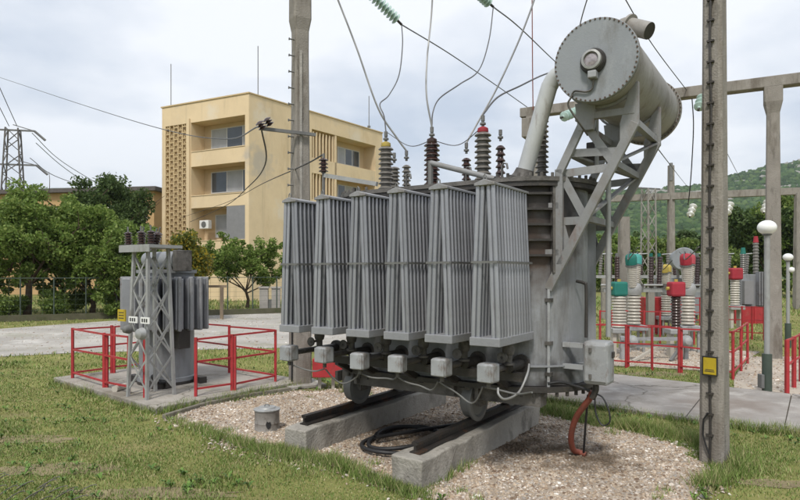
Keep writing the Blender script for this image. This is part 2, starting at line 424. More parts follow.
M['forest'] = mk('forest_crown', (0.05, 0.09, 0.03), 0.9, var=0.3, vscale=0.02, bump=0, spec=0.1, ramp=[(0, (0.025, 0.05, 0.018)), (0.5, (0.042, 0.08, 0.026)), (1, (0.085, 0.13, 0.042))])
M['hill'] = mk('hill_ground', (0.075, 0.10, 0.04), 0.95, var=0.3, vscale=0.01, bump=0.0, spec=0.1)
M['cliff'] = mk('pale_rock', (0.27, 0.265, 0.24), 0.95, var=0.3, vscale=0.05, bump=0.5, bscale=0.3, spec=0.1)

def add_mask_mix(m, colour, mask_fn):
    """mix a stain colour into a material's base colour; mask_fn(nodes, links, object coordinates) gives the mask socket"""
    N, L = m.node_tree.nodes, m.node_tree.links
    b = N['Principled BSDF']; src = b.inputs['Base Color'].links[0].from_socket
    t = N.new('ShaderNodeTexCoord')
    mc = N.new('ShaderNodeMixRGB'); mc.inputs[2].default_value = (*colour, 1)
    L.new(mask_fn(N, L, t.outputs['Object']), mc.inputs[0]); L.new(src, mc.inputs[1]); L.new(mc.outputs[0], b.inputs['Base Color'])
def spot_mask(points, nscale, namp, gain=1.0):
    """irregular stains: points = [(x, y, z, radius)]"""
    def fn(N, L, co):
        nz = N.new('ShaderNodeTexNoise'); nz.inputs['Scale'].default_value = nscale; nz.inputs['Detail'].default_value = 7; L.new(co, nz.inputs['Vector'])
        out = None
        for x, y, z, r in points:
            d = N.new('ShaderNodeVectorMath'); d.operation = 'DISTANCE'; L.new(co, d.inputs[0]); d.inputs[1].default_value = (x, y, z)
            mr = N.new('ShaderNodeMapRange'); mr.inputs[1].default_value = 0; mr.inputs[2].default_value = r; mr.inputs[3].default_value = 1.0; mr.inputs[4].default_value = 0.0; mr.clamp = False
            L.new(d.outputs['Value'], mr.inputs[0])
            if out is None: out = mr.outputs[0]
            else:
                q = N.new('ShaderNodeMath'); q.operation = 'MAXIMUM'; L.new(out, q.inputs[0]); L.new(mr.outputs[0], q.inputs[1]); out = q.outputs[0]
        k = N.new('ShaderNodeMath'); k.operation = 'MULTIPLY_ADD'; L.new(nz.outputs['Fac'], k.inputs[0]); k.inputs[1].default_value = namp; k.inputs[2].default_value = -namp * .5
        s = N.new('ShaderNodeMath'); s.operation = 'ADD'; L.new(out, s.inputs[0]); L.new(k.outputs[0], s.inputs[1])
        m2 = N.new('ShaderNodeMapRange'); m2.inputs[1].default_value = .1; m2.inputs[2].default_value = .75; m2.inputs[4].default_value = gain; L.new(s.outputs[0], m2.inputs[0])
        return m2.outputs[0]
    return fn
OIL = [(1.85, 6.25, 0, .75), (1.3, 6.6, 0, .6), (0.5, 7.0, 0, 1.2), (-0.2, 7.4, 0, .8), (1.2, 7.4, 0, .9)]
add_mask_mix(M['stone'], (0.10, 0.072, 0.048), spot_mask(OIL, 4.0, 2.0, .85))
add_mask_mix(M['gravel_bed'], (0.08, 0.06, 0.04), spot_mask(OIL, 4.0, 2.0, .9))
# the big tank: old oil stains running down from the lid on the radiator side
M['big_tank'] = mk('big_tank_paint', (0.245, 0.255, 0.27), 0.5, 0.1, var=0.18, vscale=2.5, bump=0.15, bscale=25, dirt=[((0.10, 0.09, 0.08), 2.6, 0.5, 0.14), ((0.33, 0.335, 0.34), 3.0, 0.2, 0.3), (RUST, 5.0, 0.1, 0.2)])
add_mask_mix(M['big_tank'], (0.062, 0.038, 0.026), spot_mask([(2.1, .85, 2.7, .85), (2.2, .88, 2.35, .8), (2.25, .92, 2.05, .5)], 5.0, 1.3, .97))
add_mask_mix(M['big_tank'], (0.03, 0.026, 0.024), spot_mask([(2.3, .95, 2.75, .75), (2.5, 1.2, 2.5, .5), (2.0, .8, .8, .5), (2.5, 1.0, .75, .45)], 6.0, 1.6, .9))

def cracks(m, scale, width, colour):
    """thin wandering cracks"""
    def fn(N, L, co):
        nz = N.new('ShaderNodeTexNoise'); nz.inputs['Scale'].default_value = 2.0; nz.inputs['Detail'].default_value = 5; L.new(co, nz.inputs['Vector'])
        ad = N.new('ShaderNodeVectorMath'); ad.operation = 'MULTIPLY_ADD'; L.new(nz.outputs['Color'], ad.inputs[0]); ad.inputs[1].default_value = (.5, .5, .5); L.new(co, ad.inputs[2])
        vo = N.new('ShaderNodeTexVoronoi'); vo.feature = 'DISTANCE_TO_EDGE'; vo.inputs['Scale'].default_value = scale; L.new(ad.outputs[0], vo.inputs['Vector'])
        mr = N.new('ShaderNodeMapRange'); mr.inputs[1].default_value = 0; mr.inputs[2].default_value = width; mr.inputs[3].default_value = .85; mr.inputs[4].default_value = 0; L.new(vo.outputs['Distance'], mr.inputs[0])
        return mr.outputs[0]
    add_mask_mix(m, colour, fn)
cracks(M['path'], .55, .012, (0.09, 0.08, 0.065))
add_mask_mix(M['path'], (0.20, 0.165, 0.14), spot_mask([(2.2, 9.2, 0, 1.2), (4.6, 8.6, 0, 1.0), (6.3, 8.2, 0, .9)], 2.5, 2.2, .7))
M['pad'] = mk('pad_concrete', (0.34, 0.315, 0.28), 0.92, var=0.22, vscale=2, bump=0.5, bscale=40, dirt=[((0.17, 0.15, 0.115), 1.6, 0.45, 1), ((0.20, 0.19, 0.09), 2.6, 0.2, 1)], spec=0.2)
cracks(M['pad'], .8, .010, (0.08, 0.07, 0.055))

add_mask_mix(M['ochre'], (0.44, 0.40, 0.34), spot_mask([(0.5, 0.7, 9.6, 1.5), (-.2, -.0, 9.9, .7), (2.6, 3.5, 3.6, 1.3)], 1.6, 1.9, .75))
add_mask_mix(M['ochre'], (0.70, 0.62, 0.49), spot_mask([(0.7, 1.0, 12.6, 1.2), (-3.0, 1.5, 13.1, .8), (6.5, 9.0, 12.9, 1.3), (1.7, 2.3, 6.3, .9)], 2.2, 1.9, .7))

# ================================================================== the setting: ground, paths, hills
g = G(); S = 12000.0
g.add([(-S, -S, 0), (S, -S, 0), (S, S, 0), (-S, S, 0)], [(0, 1, 2, 3)])
structure(g.build('ground', M['grass_ground']))

def sheet(name, poly, z, mat, thick=None):
    g = G()
    if thick: g.prism(poly, z - thick, z)
    else:
        n = len(poly)
        area = sum(poly[i][0] * poly[(i + 1) % n][1] - poly[(i + 1) % n][0] * poly[i][1] for i in range(n))
        if area < 0: poly = poly[::-1]
        g.add([(x, y, z) for x, y in poly], [tuple(range(len(poly)))])
    return structure(g.build(name, mat))

GRAVEL = [gd(*p) for p in ((172, 420), (200, 408), (245, 399), (292, 391.5), (345, 388), (425, 386), (470, 392), (540, 414), (575, 424), (620, 431), (660, 440),
                           (690, 449), (704, 468), (698, 482), (684, 500), (660, 520), (560, 530), (470, 518), (425, 497), (372, 479), (330, 462), (285, 456), (235, 443), (200, 430))]
def ragged(poly, amp, seed):
    out = []
    for i in range(len(poly)):
        x0, y0 = poly[i]; x1, y1 = poly[(i + 1) % len(poly)]
        n = max(1, int(math.hypot(x1 - x0, y1 - y0) / .12))
        for k in range(n):
            t = k / n; x, y = x0 + (x1 - x0) * t, y0 + (y1 - y0) * t
            j = (vnoise(np.array([x]), np.array([y]), 2.2, seed)[0] - .5) * 2 + (vnoise(np.array([x]), np.array([y]), 7.0, seed + 1)[0] - .5)
            l = math.hypot(x1 - x0, y1 - y0)
            out.append((x - (y1 - y0) / l * j * amp, y + (x1 - x0) / l * j * amp))
    return out
GRAVEL = ragged(GRAVEL, .17, 60)
ROAD = [gd(*p) for p in ((-420, 372), (0, 357), (75, 353), (160, 351), (285, 348), (430, 345), (480, 330), (480, 312), (285, 311), (140, 319), (0, 329), (-420, 345))]
SANDY = [gd(*p) for p in ((734, 391), (734, 378), (742, 366), (752, 357), (800, 357), (1000, 362), (1000, 424), (800, 399))]
PLINTH = [gd(*p) for p in ((560, 365), (640, 367), (728, 373), (744, 362), (760, 352), (700, 349), (620, 348), (560, 348))]
sheet('gravel_bed', GRAVEL, 0.010, M['gravel_bed'])
sheet('gravel_road', ROAD, 0.008, M['road'])
sheet('sandy_walkway', SANDY, 0.008, M['yard'])
sheet('gravel_plinth', PLINTH, 0.012, M['yard'])

# concrete path of big slabs with open joints
LOW = [gd(*p) for p in ((470, 391), (560, 403.5), (704, 424.5), (800, 437), (930, 455))]
UPP = [gd(*p) for p in ((470, 362), (560, 371), (704, 387.5), (800, 398.5), (930, 412))]
def lerp_line(line, t):
    k = min(int(t * (len(line) - 1)), len(line) - 2); s = t * (len(line) - 1) - k
    return (line[k][0] + (line[k + 1][0] - line[k][0]) * s, line[k][1] + (line[k + 1][1] - line[k][1]) * s)
PATH = LOW + UPP[::-1]
g = G(); g.prism(PATH, -0.03, 0.030)
path = structure(g.build('concrete_path', M['soil']))
cuts_l = [0.0, 0.21, 0.47, 0.71, 1.0]; cuts_u = [0.0, 0.30, 0.52, 0.73, 1.0]
for i in range(4):
    e = 0.0013
    ll = [lerp_line(LOW, cuts_l[i] + e + (cuts_l[i + 1] - cuts_l[i] - 2 * e) * k / 6) for k in range(7)]
    uu = [lerp_line(UPP, cuts_u[i] + e + (cuts_u[i + 1] - cuts_u[i] - 2 * e) * k / 6) for k in range(7)]
    ll = [(x + random.uniform(-.02, .02), y + random.uniform(-.02, .03)) for x, y in ll]
    G().prism(ll + uu[::-1], 0.0, 0.062 + random.uniform(-.006, .006)).build('slab', M['path'], path, bevel=0.008)

# thin edging kerb of the gravel bed, behind left
M['kerb'] = mk('mossy_kerb', (0.19, 0.175, 0.14), 0.95, var=0.3, bump=0.5, dirt=[((0.09, 0.085, 0.045), 3, 0.45, 1)])
kerb = None
kp = [gd(*p) for p in ((163, 419.5), (205, 406.5), (248, 397.5), (291, 391))]
for i in range(3):
    a, b = V(*kp[i], 0.02), V(*kp[i + 1], 0.02)
    d = (b - a).normalized() * 0.012
    o = G().bar(a + d, b - d, 0.06, 0.09).build('kerb' if i == 0 else 'kerb_stone', M['kerb'], kerb, bevel=0.012)
    if i == 0: kerb = structure(o)

# ------------------------------------------------------------------ loose pebbles on the gravel bed
def poly_sample(poly, n):
    xs = [p[0] for p in poly]; ys = [p[1] for p in poly]
    x = rng.uniform(min(xs), max(xs), n); y = rng.uniform(min(ys), max(ys), n)
    k = inside(poly, x, y)
    return x[k], y[k]
def pebbles(name, x, y, z0, smin, smax, mat):
    n = len(x)
    oct_v = np.array([(1, 0, 0), (0, 1, 0), (-1, 0, 0), (0, -1, 0), (0.1, 0.1, 0.9), (0.5, 0.5, 0.55), (-0.5, 0.5, 0.6), (-0.45, -0.5, 0.55), (0.5, -0.5, 0.5)])
    oct_f = np.array([(0, 5, 8), (0, 1, 5), (1, 6, 5), (1, 2, 6), (2, 7, 6), (2, 3, 7), (3, 8, 7), (3, 0, 8), (4, 5, 6), (4, 6, 7), (4, 7, 8), (4, 8, 5)])
    s = rng.uniform(smin, smax, n) * (0.6 + 0.7 * rng.random(n) ** 2)
    a = rng.uniform(0, 2 * np.pi, n)
    P = oct_v[None] * (1 + rng.uniform(-0.28, 0.28, (n, 9, 3)))
    sc = np.stack([s, s * rng.uniform(0.55, 1, n), s * rng.uniform(0.4, 0.9, n)], 1)
    P = P * sc[:, None]
    tl = rng.uniform(-0.35, 0.35, (n, 2))
    P[..., 2] += P[..., 0] * tl[:, :1] + P[..., 1] * tl[:, 1:]
    ca, sa = np.cos(a)[:, None], np.sin(a)[:, None]
    X = P[..., 0] * ca - P[..., 1] * sa + x[:, None]; Yv = P[..., 0] * sa + P[..., 1] * ca + y[:, None]
    Z = P[..., 2] + z0
    vv = np.stack([X, Yv, Z], -1).reshape(-1, 3)
    ff = (oct_f[None] + (np.arange(n) * 9)[:, None, None]).reshape(-1, 3)
    return np_mesh(name, vv, ff, mat, smooth=False)
px, py = poly_sample(GRAVEL, 92000)
ex = rng.normal(0, 0.11, (4500, 2)); gi = rng.integers(0, len(GRAVEL), 4500); tt = rng.random(4500)
ga = np.array(GRAVEL); exy = ga[gi] * (1 - tt)[:, None] + ga[(gi + 1) % len(GRAVEL)] * tt[:, None] + ex
stuff(pebbles('gravel', np.r_[px, exy[:, 0]], np.r_[py, exy[:, 1]], 0.008, 0.009, 0.024, M['stone']), 'beige and grey gravel spread around and under the big transformer', 'gravel')
px, py = poly_sample(SANDY, 6000)
qx, qy = poly_sample(PLINTH, 9000)
rx, ry = poly_sample(ROAD, 9000)
stuff(pebbles('small_stones', np.r_[px, qx, rx], np.r_[py, qy, ry], 0.008, 0.015, 0.03, M['stone']), 'small loose stones strewn over the pale road and walkways', 'stones')

# ------------------------------------------------------------------ grass
SLAB_N, E1, E2 = V(-3.35, 8.75, 0), V(-0.775, 0.632, 0), V(0.632, 0.775, 0)     # frame of the small transformer's pad
def pad(a, b, z=0.0): return SLAB_N + E1 * a + E2 * b + V(0, 0, z)
PADPOLY = [tuple(pad(a, b)[:2]) for a, b in ((-0.42, -0.40), (3.15, -0.30), (3.15, 2.3), (-0.42, 2.3))]
BARE = [PADPOLY, PATH, ROAD, SANDY, PLINTH]
# worn patches of bare soil in the lawn
SOIL = []
for x, y, rx, ry in ((60, 470, .7, .22), (150, 494, .8, .16), (20, 440, .7, .2), (650, 374, .9, .25), (775, 484, .4, .12)):
    cx, cy = gd(x, y)
    poly = [(cx + math.cos(t) * rx * q, cy + math.sin(t) * ry * q) for t, q in [(6.283 * k / 26, random.uniform(.62, 1.12)) for k in range(26)]]
    SOIL.append(poly)
    sheet('bare_soil', poly, .005, M['bare_soil'])
def grass(n, y0, y1, hmin, hmax, w, xmin=-0.75, xmax=0.75):
    Yv = rng.uniform(y0, y1, n); Xv = rng.uniform(xmin, xmax, n) * Yv
    ok = ~inside(GRAVEL, Xv, Yv)
    for p in BARE: ok &= ~inside(p, Xv, Yv)
    # thinner where the soil shows
    dens = 0.12 + 2.1 * vnoise(Xv, Yv, 0.8, 1) * vnoise(Xv, Yv, 2.7, 2)
    ok &= rng.random(n) < dens
    for p in SOIL: ok &= ~(inside(p, Xv, Yv) & (rng.random(n) < .38))
    Xv, Yv = Xv[ok], Yv[ok]; n = len(Xv)
    tuft = vnoise(Xv, Yv, 1.6, 5)
    h = rng.uniform(hmin, hmax, n) * (0.5 + 1.1 * tuft ** 1.5)
    a = rng.uniform(0, 2 * np.pi, n); ln = rng.uniform(0.1, 1.1, n) * h
    dx, dy = np.cos(a), np.sin(a)
    wv = w * rng.uniform(0.7, 1.4, n)
    b = rng.uniform(0, 2 * np.pi, n); bx, by = np.cos(b) * wv, np.sin(b) * wv
    v0 = np.stack([Xv - bx, Yv - by, np.full(n, -0.005)], 1); v1 = np.stack([Xv + bx, Yv + by, np.full(n, -0.005)], 1)
    v2 = np.stack([Xv + bx * .7 + dx * ln * .4, Yv + by * .7 + dy * ln * .4, h * .65], 1); v3 = np.stack([Xv - bx * .7 + dx * ln * .4, Yv - by * .7 + dy * ln * .4, h * .65], 1)
    v4 = np.stack([Xv + dx * ln, Yv + dy * ln, h * rng.uniform(0.75, 1.05, n)], 1)
    vv = np.stack([v0, v1, v2, v3, v4], 1).reshape(-1, 3)
    o = (np.arange(n) * 5)[:, None]
    ff = np.concatenate([o + np.array([[0, 1, 2]]), o + np.array([[0, 2, 3]]), o + np.array([[3, 2, 4]])], 0)
    return vv, ff
parts = [grass(210000, 4.2, 8.0, 0.014, 0.038, 0.0034), grass(110000, 8.0, 13.0, 0.018, 0.044, 0.0055), grass(60000, 12.0, 26.0, 0.035, 0.085, 0.011), grass(26000, 26.0, 48.0, 0.08, 0.25, 0.025)]
def TWg(u, v):
    c_, s_ = math.cos(R(-33.5)), math.sin(R(-33.5))
    return (-1.11 + u * c_ - v * s_, 6.41 + u * s_ + v * c_)
# longer tufts left along edges the mower misses
def edge_tufts(line, n, sp, h0, h1):
    la = np.array(line); k = rng.integers(0, len(la) - 1, n); t = rng.random(n)
    c = la[k] * (1 - t)[:, None] + la[k + 1] * t[:, None] + rng.normal(0, sp, (n, 2))
    h = rng.uniform(h0, h1, n) * (0.4 + 1.0 * vnoise(c[:, 0], c[:, 1], 2.5, 8)); a = rng.uniform(0, 2 * np.pi, n); ln = rng.uniform(0.15, 0.8, n) * h
    w = 0.005; b = rng.uniform(0, 2 * np.pi, n)
    v0 = np.stack([c[:, 0] - np.cos(b) * w, c[:, 1] - np.sin(b) * w, np.zeros(n)], 1); v1 = np.stack([c[:, 0] + np.cos(b) * w, c[:, 1] + np.sin(b) * w, np.zeros(n)], 1)
    v2 = np.stack([c[:, 0] + np.cos(a) * ln, c[:, 1] + np.sin(a) * ln, h], 1)
    vv = np.stack([v0, v1, v2], 1).reshape(-1, 3)
    return vv, np.arange(3 * n).reshape(-1, 3)
parts.append(edge_tufts([gd(*p) for p in ((172, 421), (235, 444), (285, 458), (330, 464), (372, 481), (425, 499))], 5000, 0.06, 0.05, 0.14))
parts.append(edge_tufts([gd(*p) for p in ((545, 412), (575, 421), (620, 428), (660, 436), (700, 446), (745, 470), (700, 490))], 7000, 0.07, 0.05, 0.17))
BEAMS = [[TWg(-.17, -.05), TWg(-.17, 1.0)], [TWg(.17, -.03), TWg(-.17, -.05)], [TWg(1.38, -.28), TWg(1.73, -.28), TWg(1.74, .8)]]
for ln_ in BEAMS: parts.append(edge_tufts(ln_, 500, 0.03, 0.04, 0.13))
parts.append(edge_tufts([(3.0, 5.93), (3.35, 6.0)], 400, 0.05, 0.05, 0.14))
for k_ in range(26):           # odd tufts growing through the gravel
    i_ = random.randrange(len(GRAVEL)); x_, y_ = GRAVEL[i_]
    x_ += (0.6 - x_) * random.uniform(.03, .2); y_ += (6.6 - y_) * random.uniform(.03, .2)
    parts.append(edge_tufts([(x_, y_), (x_ + .05, y_ + .03)], 45, 0.035, 0.04, 0.11))
parts.append(edge_tufts(LOW, 6000, 0.05, 0.05, 0.15))
parts.append(edge_tufts([PADPOLY[3], PADPOLY[1], PADPOLY[0], PADPOLY[3]][1:3] + [PADPOLY[3]], 4000, 0.05, 0.05, 0.15))
parts.append(edge_tufts([gd(*p) for p in ((345, 386), (425, 384), (470, 390), (540, 410))], 5000, 0.10, 0.06, 0.18))
vv, ff, o = [], [], 0
for a_, b_ in parts:
    vv.append(a_); ff.append(b_ + o); o += len(a_)
stuff(np_mesh('grass', np.concatenate(vv), np.concatenate(ff), M['blade']), 'short mown grass mixed with dry straw around the gravel bed', 'grass')
# broad weed leaves in the lawn
cx, cy = rng.uniform(-0.7, 0.72, 900), rng.uniform(4.8, 12, 900)
cx = cx * cy
ok = ~inside(GRAVEL, cx, cy)
for p in BARE: ok &= ~inside(p, cx, cy)
ok &= vnoise(cx, cy, 1.1, 21) > 0.52
cx, cy = cx[ok], cy[ok]
vv, ff = [], []
for x, y in zip(cx, cy):
    for k in range(random.randint(4, 8)):
        a = random.uniform(0, 6.28); l = random.uniform(.03, .075); w = l * .22; z = random.uniform(.02, .06)
        d = np.array((math.cos(a), math.sin(a), 0)); s = np.array((-d[1], d[0], 0)); b = np.array((x, y, 0.01)); n0 = len(vv)
        vv += [b, b + d * l * .5 + s * w + (0, 0, z), b + d * l + (0, 0, z * .8), b + d * l * .5 - s * w + (0, 0, z)]
        ff.append((n0, n0 + 1, n0 + 2, n0 + 3))
stuff(np_mesh('weeds', np.array(vv), np.array(ff), M['weed']), 'low broad-leaved weeds scattered through the lawn', 'weeds')

# ------------------------------------------------------------------ hills and forest
XR = [-900, -300, -60, 0, 177, 325, 428, 480, 532, 591, 760, 1100, 2200]
HR = [10, 30, 60, 80, 106, 122, 128, 140, 152, 164, 178, 170, 150]
def hill_h(X, Y):
    hr = np.interp(X * 900 / np.maximum(Y, 300) * .35 + X * .65, XR, HR)
    t = np.clip((Y - 170) / (900 - 170), 0, 1)
    prof = t ** 1.35
    back = np.clip((Y - 900) / 1500, 0, 1)
    n = (vnoise(X, Y, 0.006, 3) - .5) * 34 + (vnoise(X, Y, 0.018, 4) - .5) * 14
    return hr * prof * (1 - back) + n * np.clip(t * 1.4, 0, 1) * (1 - 0.75 * np.exp(-((Y - 900) / 120.0) ** 2)) * (1 - back)
nx, ny = 110, 70
gx, gy = np.meshgrid(np.linspace(-900, 2200, nx), np.r_[np.linspace(168, 950, 50), np.linspace(970, 2400, 20)])
gz = hill_h(gx, gy) - 0.5
vv = np.stack([gx, gy, gz], -1).reshape(-1, 3)
ii = (np.arange(ny - 1)[:, None] * nx + np.arange(nx - 1)[None]).ravel()
structure(np_mesh('hill', vv, np.stack([ii, ii + 1, ii + nx + 1, ii + nx], 1), M['hill'], smooth=True))
t_ = (1 + 5 ** .5) / 2
ico_v = np.array([(-1, t_, 0), (1, t_, 0), (-1, -t_, 0), (1, -t_, 0), (0, -1, t_), (0, 1, t_), (0, -1, -t_), (0, 1, -t_), (t_, 0, -1), (t_, 0, 1), (-t_, 0, -1), (-t_, 0, 1)]) / math.hypot(1, t_)
ico_f = np.array([(0, 11, 5), (0, 5, 1), (0, 1, 7), (0, 7, 10), (0, 10, 11), (1, 5, 9), (5, 11, 4), (11, 10, 2), (10, 7, 6), (7, 1, 8), (3, 9, 4), (3, 4, 2), (3, 2, 6), (3, 6, 8), (3, 8, 9), (4, 9, 5), (2, 4, 11), (6, 2, 10), (8, 6, 7), (9, 8, 1)])
def blobs(name, x, y, z, r, flat, mat, jit=0.25):
    n = len(x)
    P = ico_v[None] * (1 + rng.uniform(-jit, jit, (n, 12, 1)))
    P = P * np.stack([r, r, r * flat], 1)[:, None]
    a = rng.uniform(0, 6.28, n); ca, sa = np.cos(a)[:, None], np.sin(a)[:, None]
    vv = np.stack([P[..., 0] * ca - P[..., 1] * sa + x[:, None], P[..., 0] * sa + P[..., 1] * ca + y[:, None], P[..., 2] + z[:, None]], -1).reshape(-1, 3)
    ff = (ico_f[None] + (np.arange(n) * 12)[:, None, None]).reshape(-1, 3)
    return np_mesh(name, vv, ff, mat)
fy = 240 + 690 * rng.random(33000) ** 0.7
fx = rng.uniform(-0.12, 0.98, 33000) * fy
cliffm = (vnoise(fx, fy, 0.016, 31) * 0.45 + vnoise(fx, fy * .5, 0.07, 32) * 0.55)
is_cliff = (cliffm > 0.60) & (fy > 620) & (fx / fy > 0.40)
clear = (vnoise(fx, fy, 0.02, 40) > 0.86)
k = ~is_cliff & ~clear
fz = hill_h(fx, fy)
r = rng.uniform(2.0, 4.6, len(fx))
stuff(blobs('forest', fx[k], fy[k], fz[k] + r[k] * .4, r[k], rng.uniform(.8, 1.35, k.sum()), M['forest']), 'dense green forest covering the hillside behind the switchyard', 'forest')
k = is_cliff
structure(blobs('cliff', fx[k], fy[k], fz[k] + 1.0, rng.uniform(1.6, 4.2, k.sum()), rng.uniform(.4, .9, k.sum()), M['cliff'], 0.45))

gx, gy = np.meshgrid(np.linspace(-4600, 300, 60), np.linspace(2400, 4300, 14))
hh = np.interp(gx, [-4600, -2500, -1900, -1500, -900, -250, 50, 300], [300, 380, 425, 440, 420, 330, 150, 0])
gz = hh * np.clip((gy - 2400) / 600, 0, 1) ** .8 + (vnoise(gx, gy, 0.004, 50) - .5) * 50 * np.clip((gy - 2400) / 600, 0, 1) - 2
ii = (np.arange(13)[:, None] * 60 + np.arange(59)[None]).ravel()
structure(np_mesh('far_hill', np.stack([gx, gy, gz], -1).reshape(-1, 3), np.stack([ii, ii + 1, ii + 61, ii + 60], 1), M['hill'], smooth=True))

# ================================================================== the big power transformer
TO, TRZ = V(-1.11, 6.41, 0), R(-33.5)
def TW(u, v, z=0.0):
    c, s = math.cos(TRZ), math.sin(TRZ)
    return V(TO.x + u * c - v * s, TO.y + u * s + v * c, z)

# foundation beams and rails
def rough_beam(name, x0, x1, y0, y1, z1, mat, label):
    n = 14; vv = []; fs = []
    for i in range(n + 1):
        y = y0 + (y1 - y0) * i / n
        j = lambda s: random.uniform(-s, s) * 1.6
        vv += [(x0 + j(.012), y + j(.01), -.02), (x1 + j(.012), y + j(.01), -.02), (x1 + j(.012), y + j(.01), z1 + j(.008)), (x0 + j(.012), y + j(.01), z1 + j(.008))]
    for i in range(n):
        a, b = i * 4, i * 4 + 4
        for k in range(4): fs.append((a + k, a + (k + 1) % 4, b + (k + 1) % 4, b + k))
    fs += [(3, 2, 1, 0), (n * 4, n * 4 + 1, n * 4 + 2, n * 4 + 3)]
    o = G().add(vv, fs).build(name, mat, bevel=0.014, loc=TO, rz=TRZ)
    return tag(o, label, 'foundation beam', 'foundation beams under the rails')
rough_beam('foundation_beam', -.15, .15, 0.0, 3.0, 0.265, M['beam_conc'], 'grey concrete foundation beam under the left rail, beside the steel drum')
rough_beam('foundation_beam', 1.40, 1.71, -.24, 2.60, 0.270, M['beam_conc'], 'grey concrete foundation beam under the right rail, nearest to the camera')
def rail(x, y0, y1, z, label):
    prof = [(-.055, 0), (.055, 0), (.055, .012), (.012, .026), (.010, .07), (.032, .078), (.032, .102), (-.032, .102), (-.032, .078), (-.010, .07), (-.012, .026), (-.055, .012)]
    n = len(prof)
    vv = [(x + a, y0, z + b) for a, b in prof] + [(x + a, y1, z + b) for a, b in prof]
    fs = [tuple(range(n)), tuple(range(2 * n - 1, n - 1, -1))] + [((k + 1) % n, k, n + k, n + (k + 1) % n) for k in range(n)]
    return tag(G().add(vv, fs).build('rail', M['rail'], loc=TO, rz=TRZ), label, 'rail', 'rails under the transformer')
rail(0.0, .14, 2.95, .272, 'dark steel rail on the left foundation beam')
rail(1.555, -.10, 2.55, .277, 'dark steel rail on the right foundation beam')

T = thing('power_transformer', 'large grey oil-filled power transformer with six tube radiators and raised conservator drum', 'transformer', TO, TRZ)

# --- tank: a stadium in plan
AX, RT = 1.5, 0.65
UL, UR = 0.36, 1.96
def stadium(r, n=24):
    p = [(UR + r * math.sin(a), AX - r * math.cos(a)) for a in [math.pi * k / n for k in range(n + 1)]]
    p += [(UL - r * math.sin(a), AX + r * math.cos(a)) for a in [math.pi * k / n for k in range(n + 1)]]
    return p
tank = G().prism(stadium(RT), .80, 2.74).build('tank', M['big_tank'], T, smooth=40)
G().prism(stadium(RT + .075), .745, .795).build('bottom_flange', M['oily'], tank, smooth=40)
g = G()
for k in range(40):
    x, y = stadium(RT + .05, 19)[k]
    g.cyl((x, y, .70), (x, y, .744), .018, n=6)
stuff(g.build('flange_bolts', M['oily'], tank))
G().prism(stadium(RT + .035), .985, 1.0).build('lower_band', M['tank'], tank, smooth=40)
lid = G().prism(stadium(RT + .085), 2.741, 2.785).build('lid', M['oily'], T, smooth=40)
G().prism(stadium(RT + .10), 2.787, 2.83).build('lid_flange', M['oily2'], lid, smooth=40)
g = G()
for k in range(44):
    x, y = stadium(RT + .07, 21)[k]
    g.cyl((x, y, 2.831), (x, y, 2.87), .016, n=6)
stuff(g.build('lid_bolts', M['oily2'], lid))
# rust-stained strip with stiffener ledges on the tank's near end
def arc_plate(a0, a1, z0, z1, r0, r1, n=10):
    vv, fs = [], []
    for i in range(n + 1):
        a = a0 + (a1 - a0) * i / n
        for r in (r0, r1):
            for z in (z0, z1): vv.append((UR + r * math.sin(a), AX - r * math.cos(a), z))
    for i in range(n):
        b = i * 4
        fs += [(b + 2, b + 6, b + 7, b + 3), (b + 1, b + 3, b + 7, b + 5), (b, b + 4, b + 6, b + 2), (b + 4, b, b + 1, b + 5)]
    fs += [(0, 2, 3, 1), (n * 4, n * 4 + 1, n * 4 + 3, n * 4 + 2)]
    return G().add(vv, fs)
for i, z in enumerate((2.06, 2.21, 2.36, 2.51, 2.66)):
    arc_plate(R(20), R(43), z, z + .022, RT + .002, RT + .06, 6).build('stiffener', M['oily'], tank, smooth=40)
arc_plate(R(43.4), R(47.0), 1.9, 2.735, RT + .002, RT + .07, 3).build('vertical_rib', M['oily2'], tank, smooth=40)
arc_plate(R(110), R(113), .82, 2.735, RT + .002, RT + .08, 3).build('vertical_rib', M['tank'], tank, smooth=40)

# --- undercarriage
frame_ = G()
for x in (0.0, 1.555):
    frame_.bx(x - .16, x - .12, .86, 2.14, .62, .74).bx(x + .12, x + .16, .86, 2.14, .62, .74)
uc = frame_.build('undercarriage', M['oily2'], T)
G().bx(-.10, 2.35, .92, 1.08, .60, .742).build('cross_beam', M['oily2'], uc)
G().bx(-.10, 2.35, 1.92, 2.08, .60, .742).build('cross_beam', M['oily2'], uc)
wheel_prof = [(.02, -.075), (.16, -.07), (.17, -.055), (.185, -.05), (.185, .045), (.215, .05), (.215, .075), (.17, .08), (.15, .06), (.06, .055), (.05, .085), (.02, .085)]
wm = None
for x in (0.0, 1.555):
    for y in (1.06, 1.95):
        if wm is None:
            wm = G().lathe(wheel_prof, (0, 0, 0), (1, 0, 0), 28).build('wheel', M['galv_dark'], T, smooth=35, loc=(x, y, .562))
            fk = G().bx(-.12, -.095, -.07, .07, -.05, .10).bx(.095, .12, -.07, .07, -.05, .10).cyl((-.13, 0, 0), (.13, 0, 0), .03, n=10).build('fork', M['oily2'], wm)
        else:
            w_ = dup(wm, T, (x, y, .562)); dup(fk, w_)

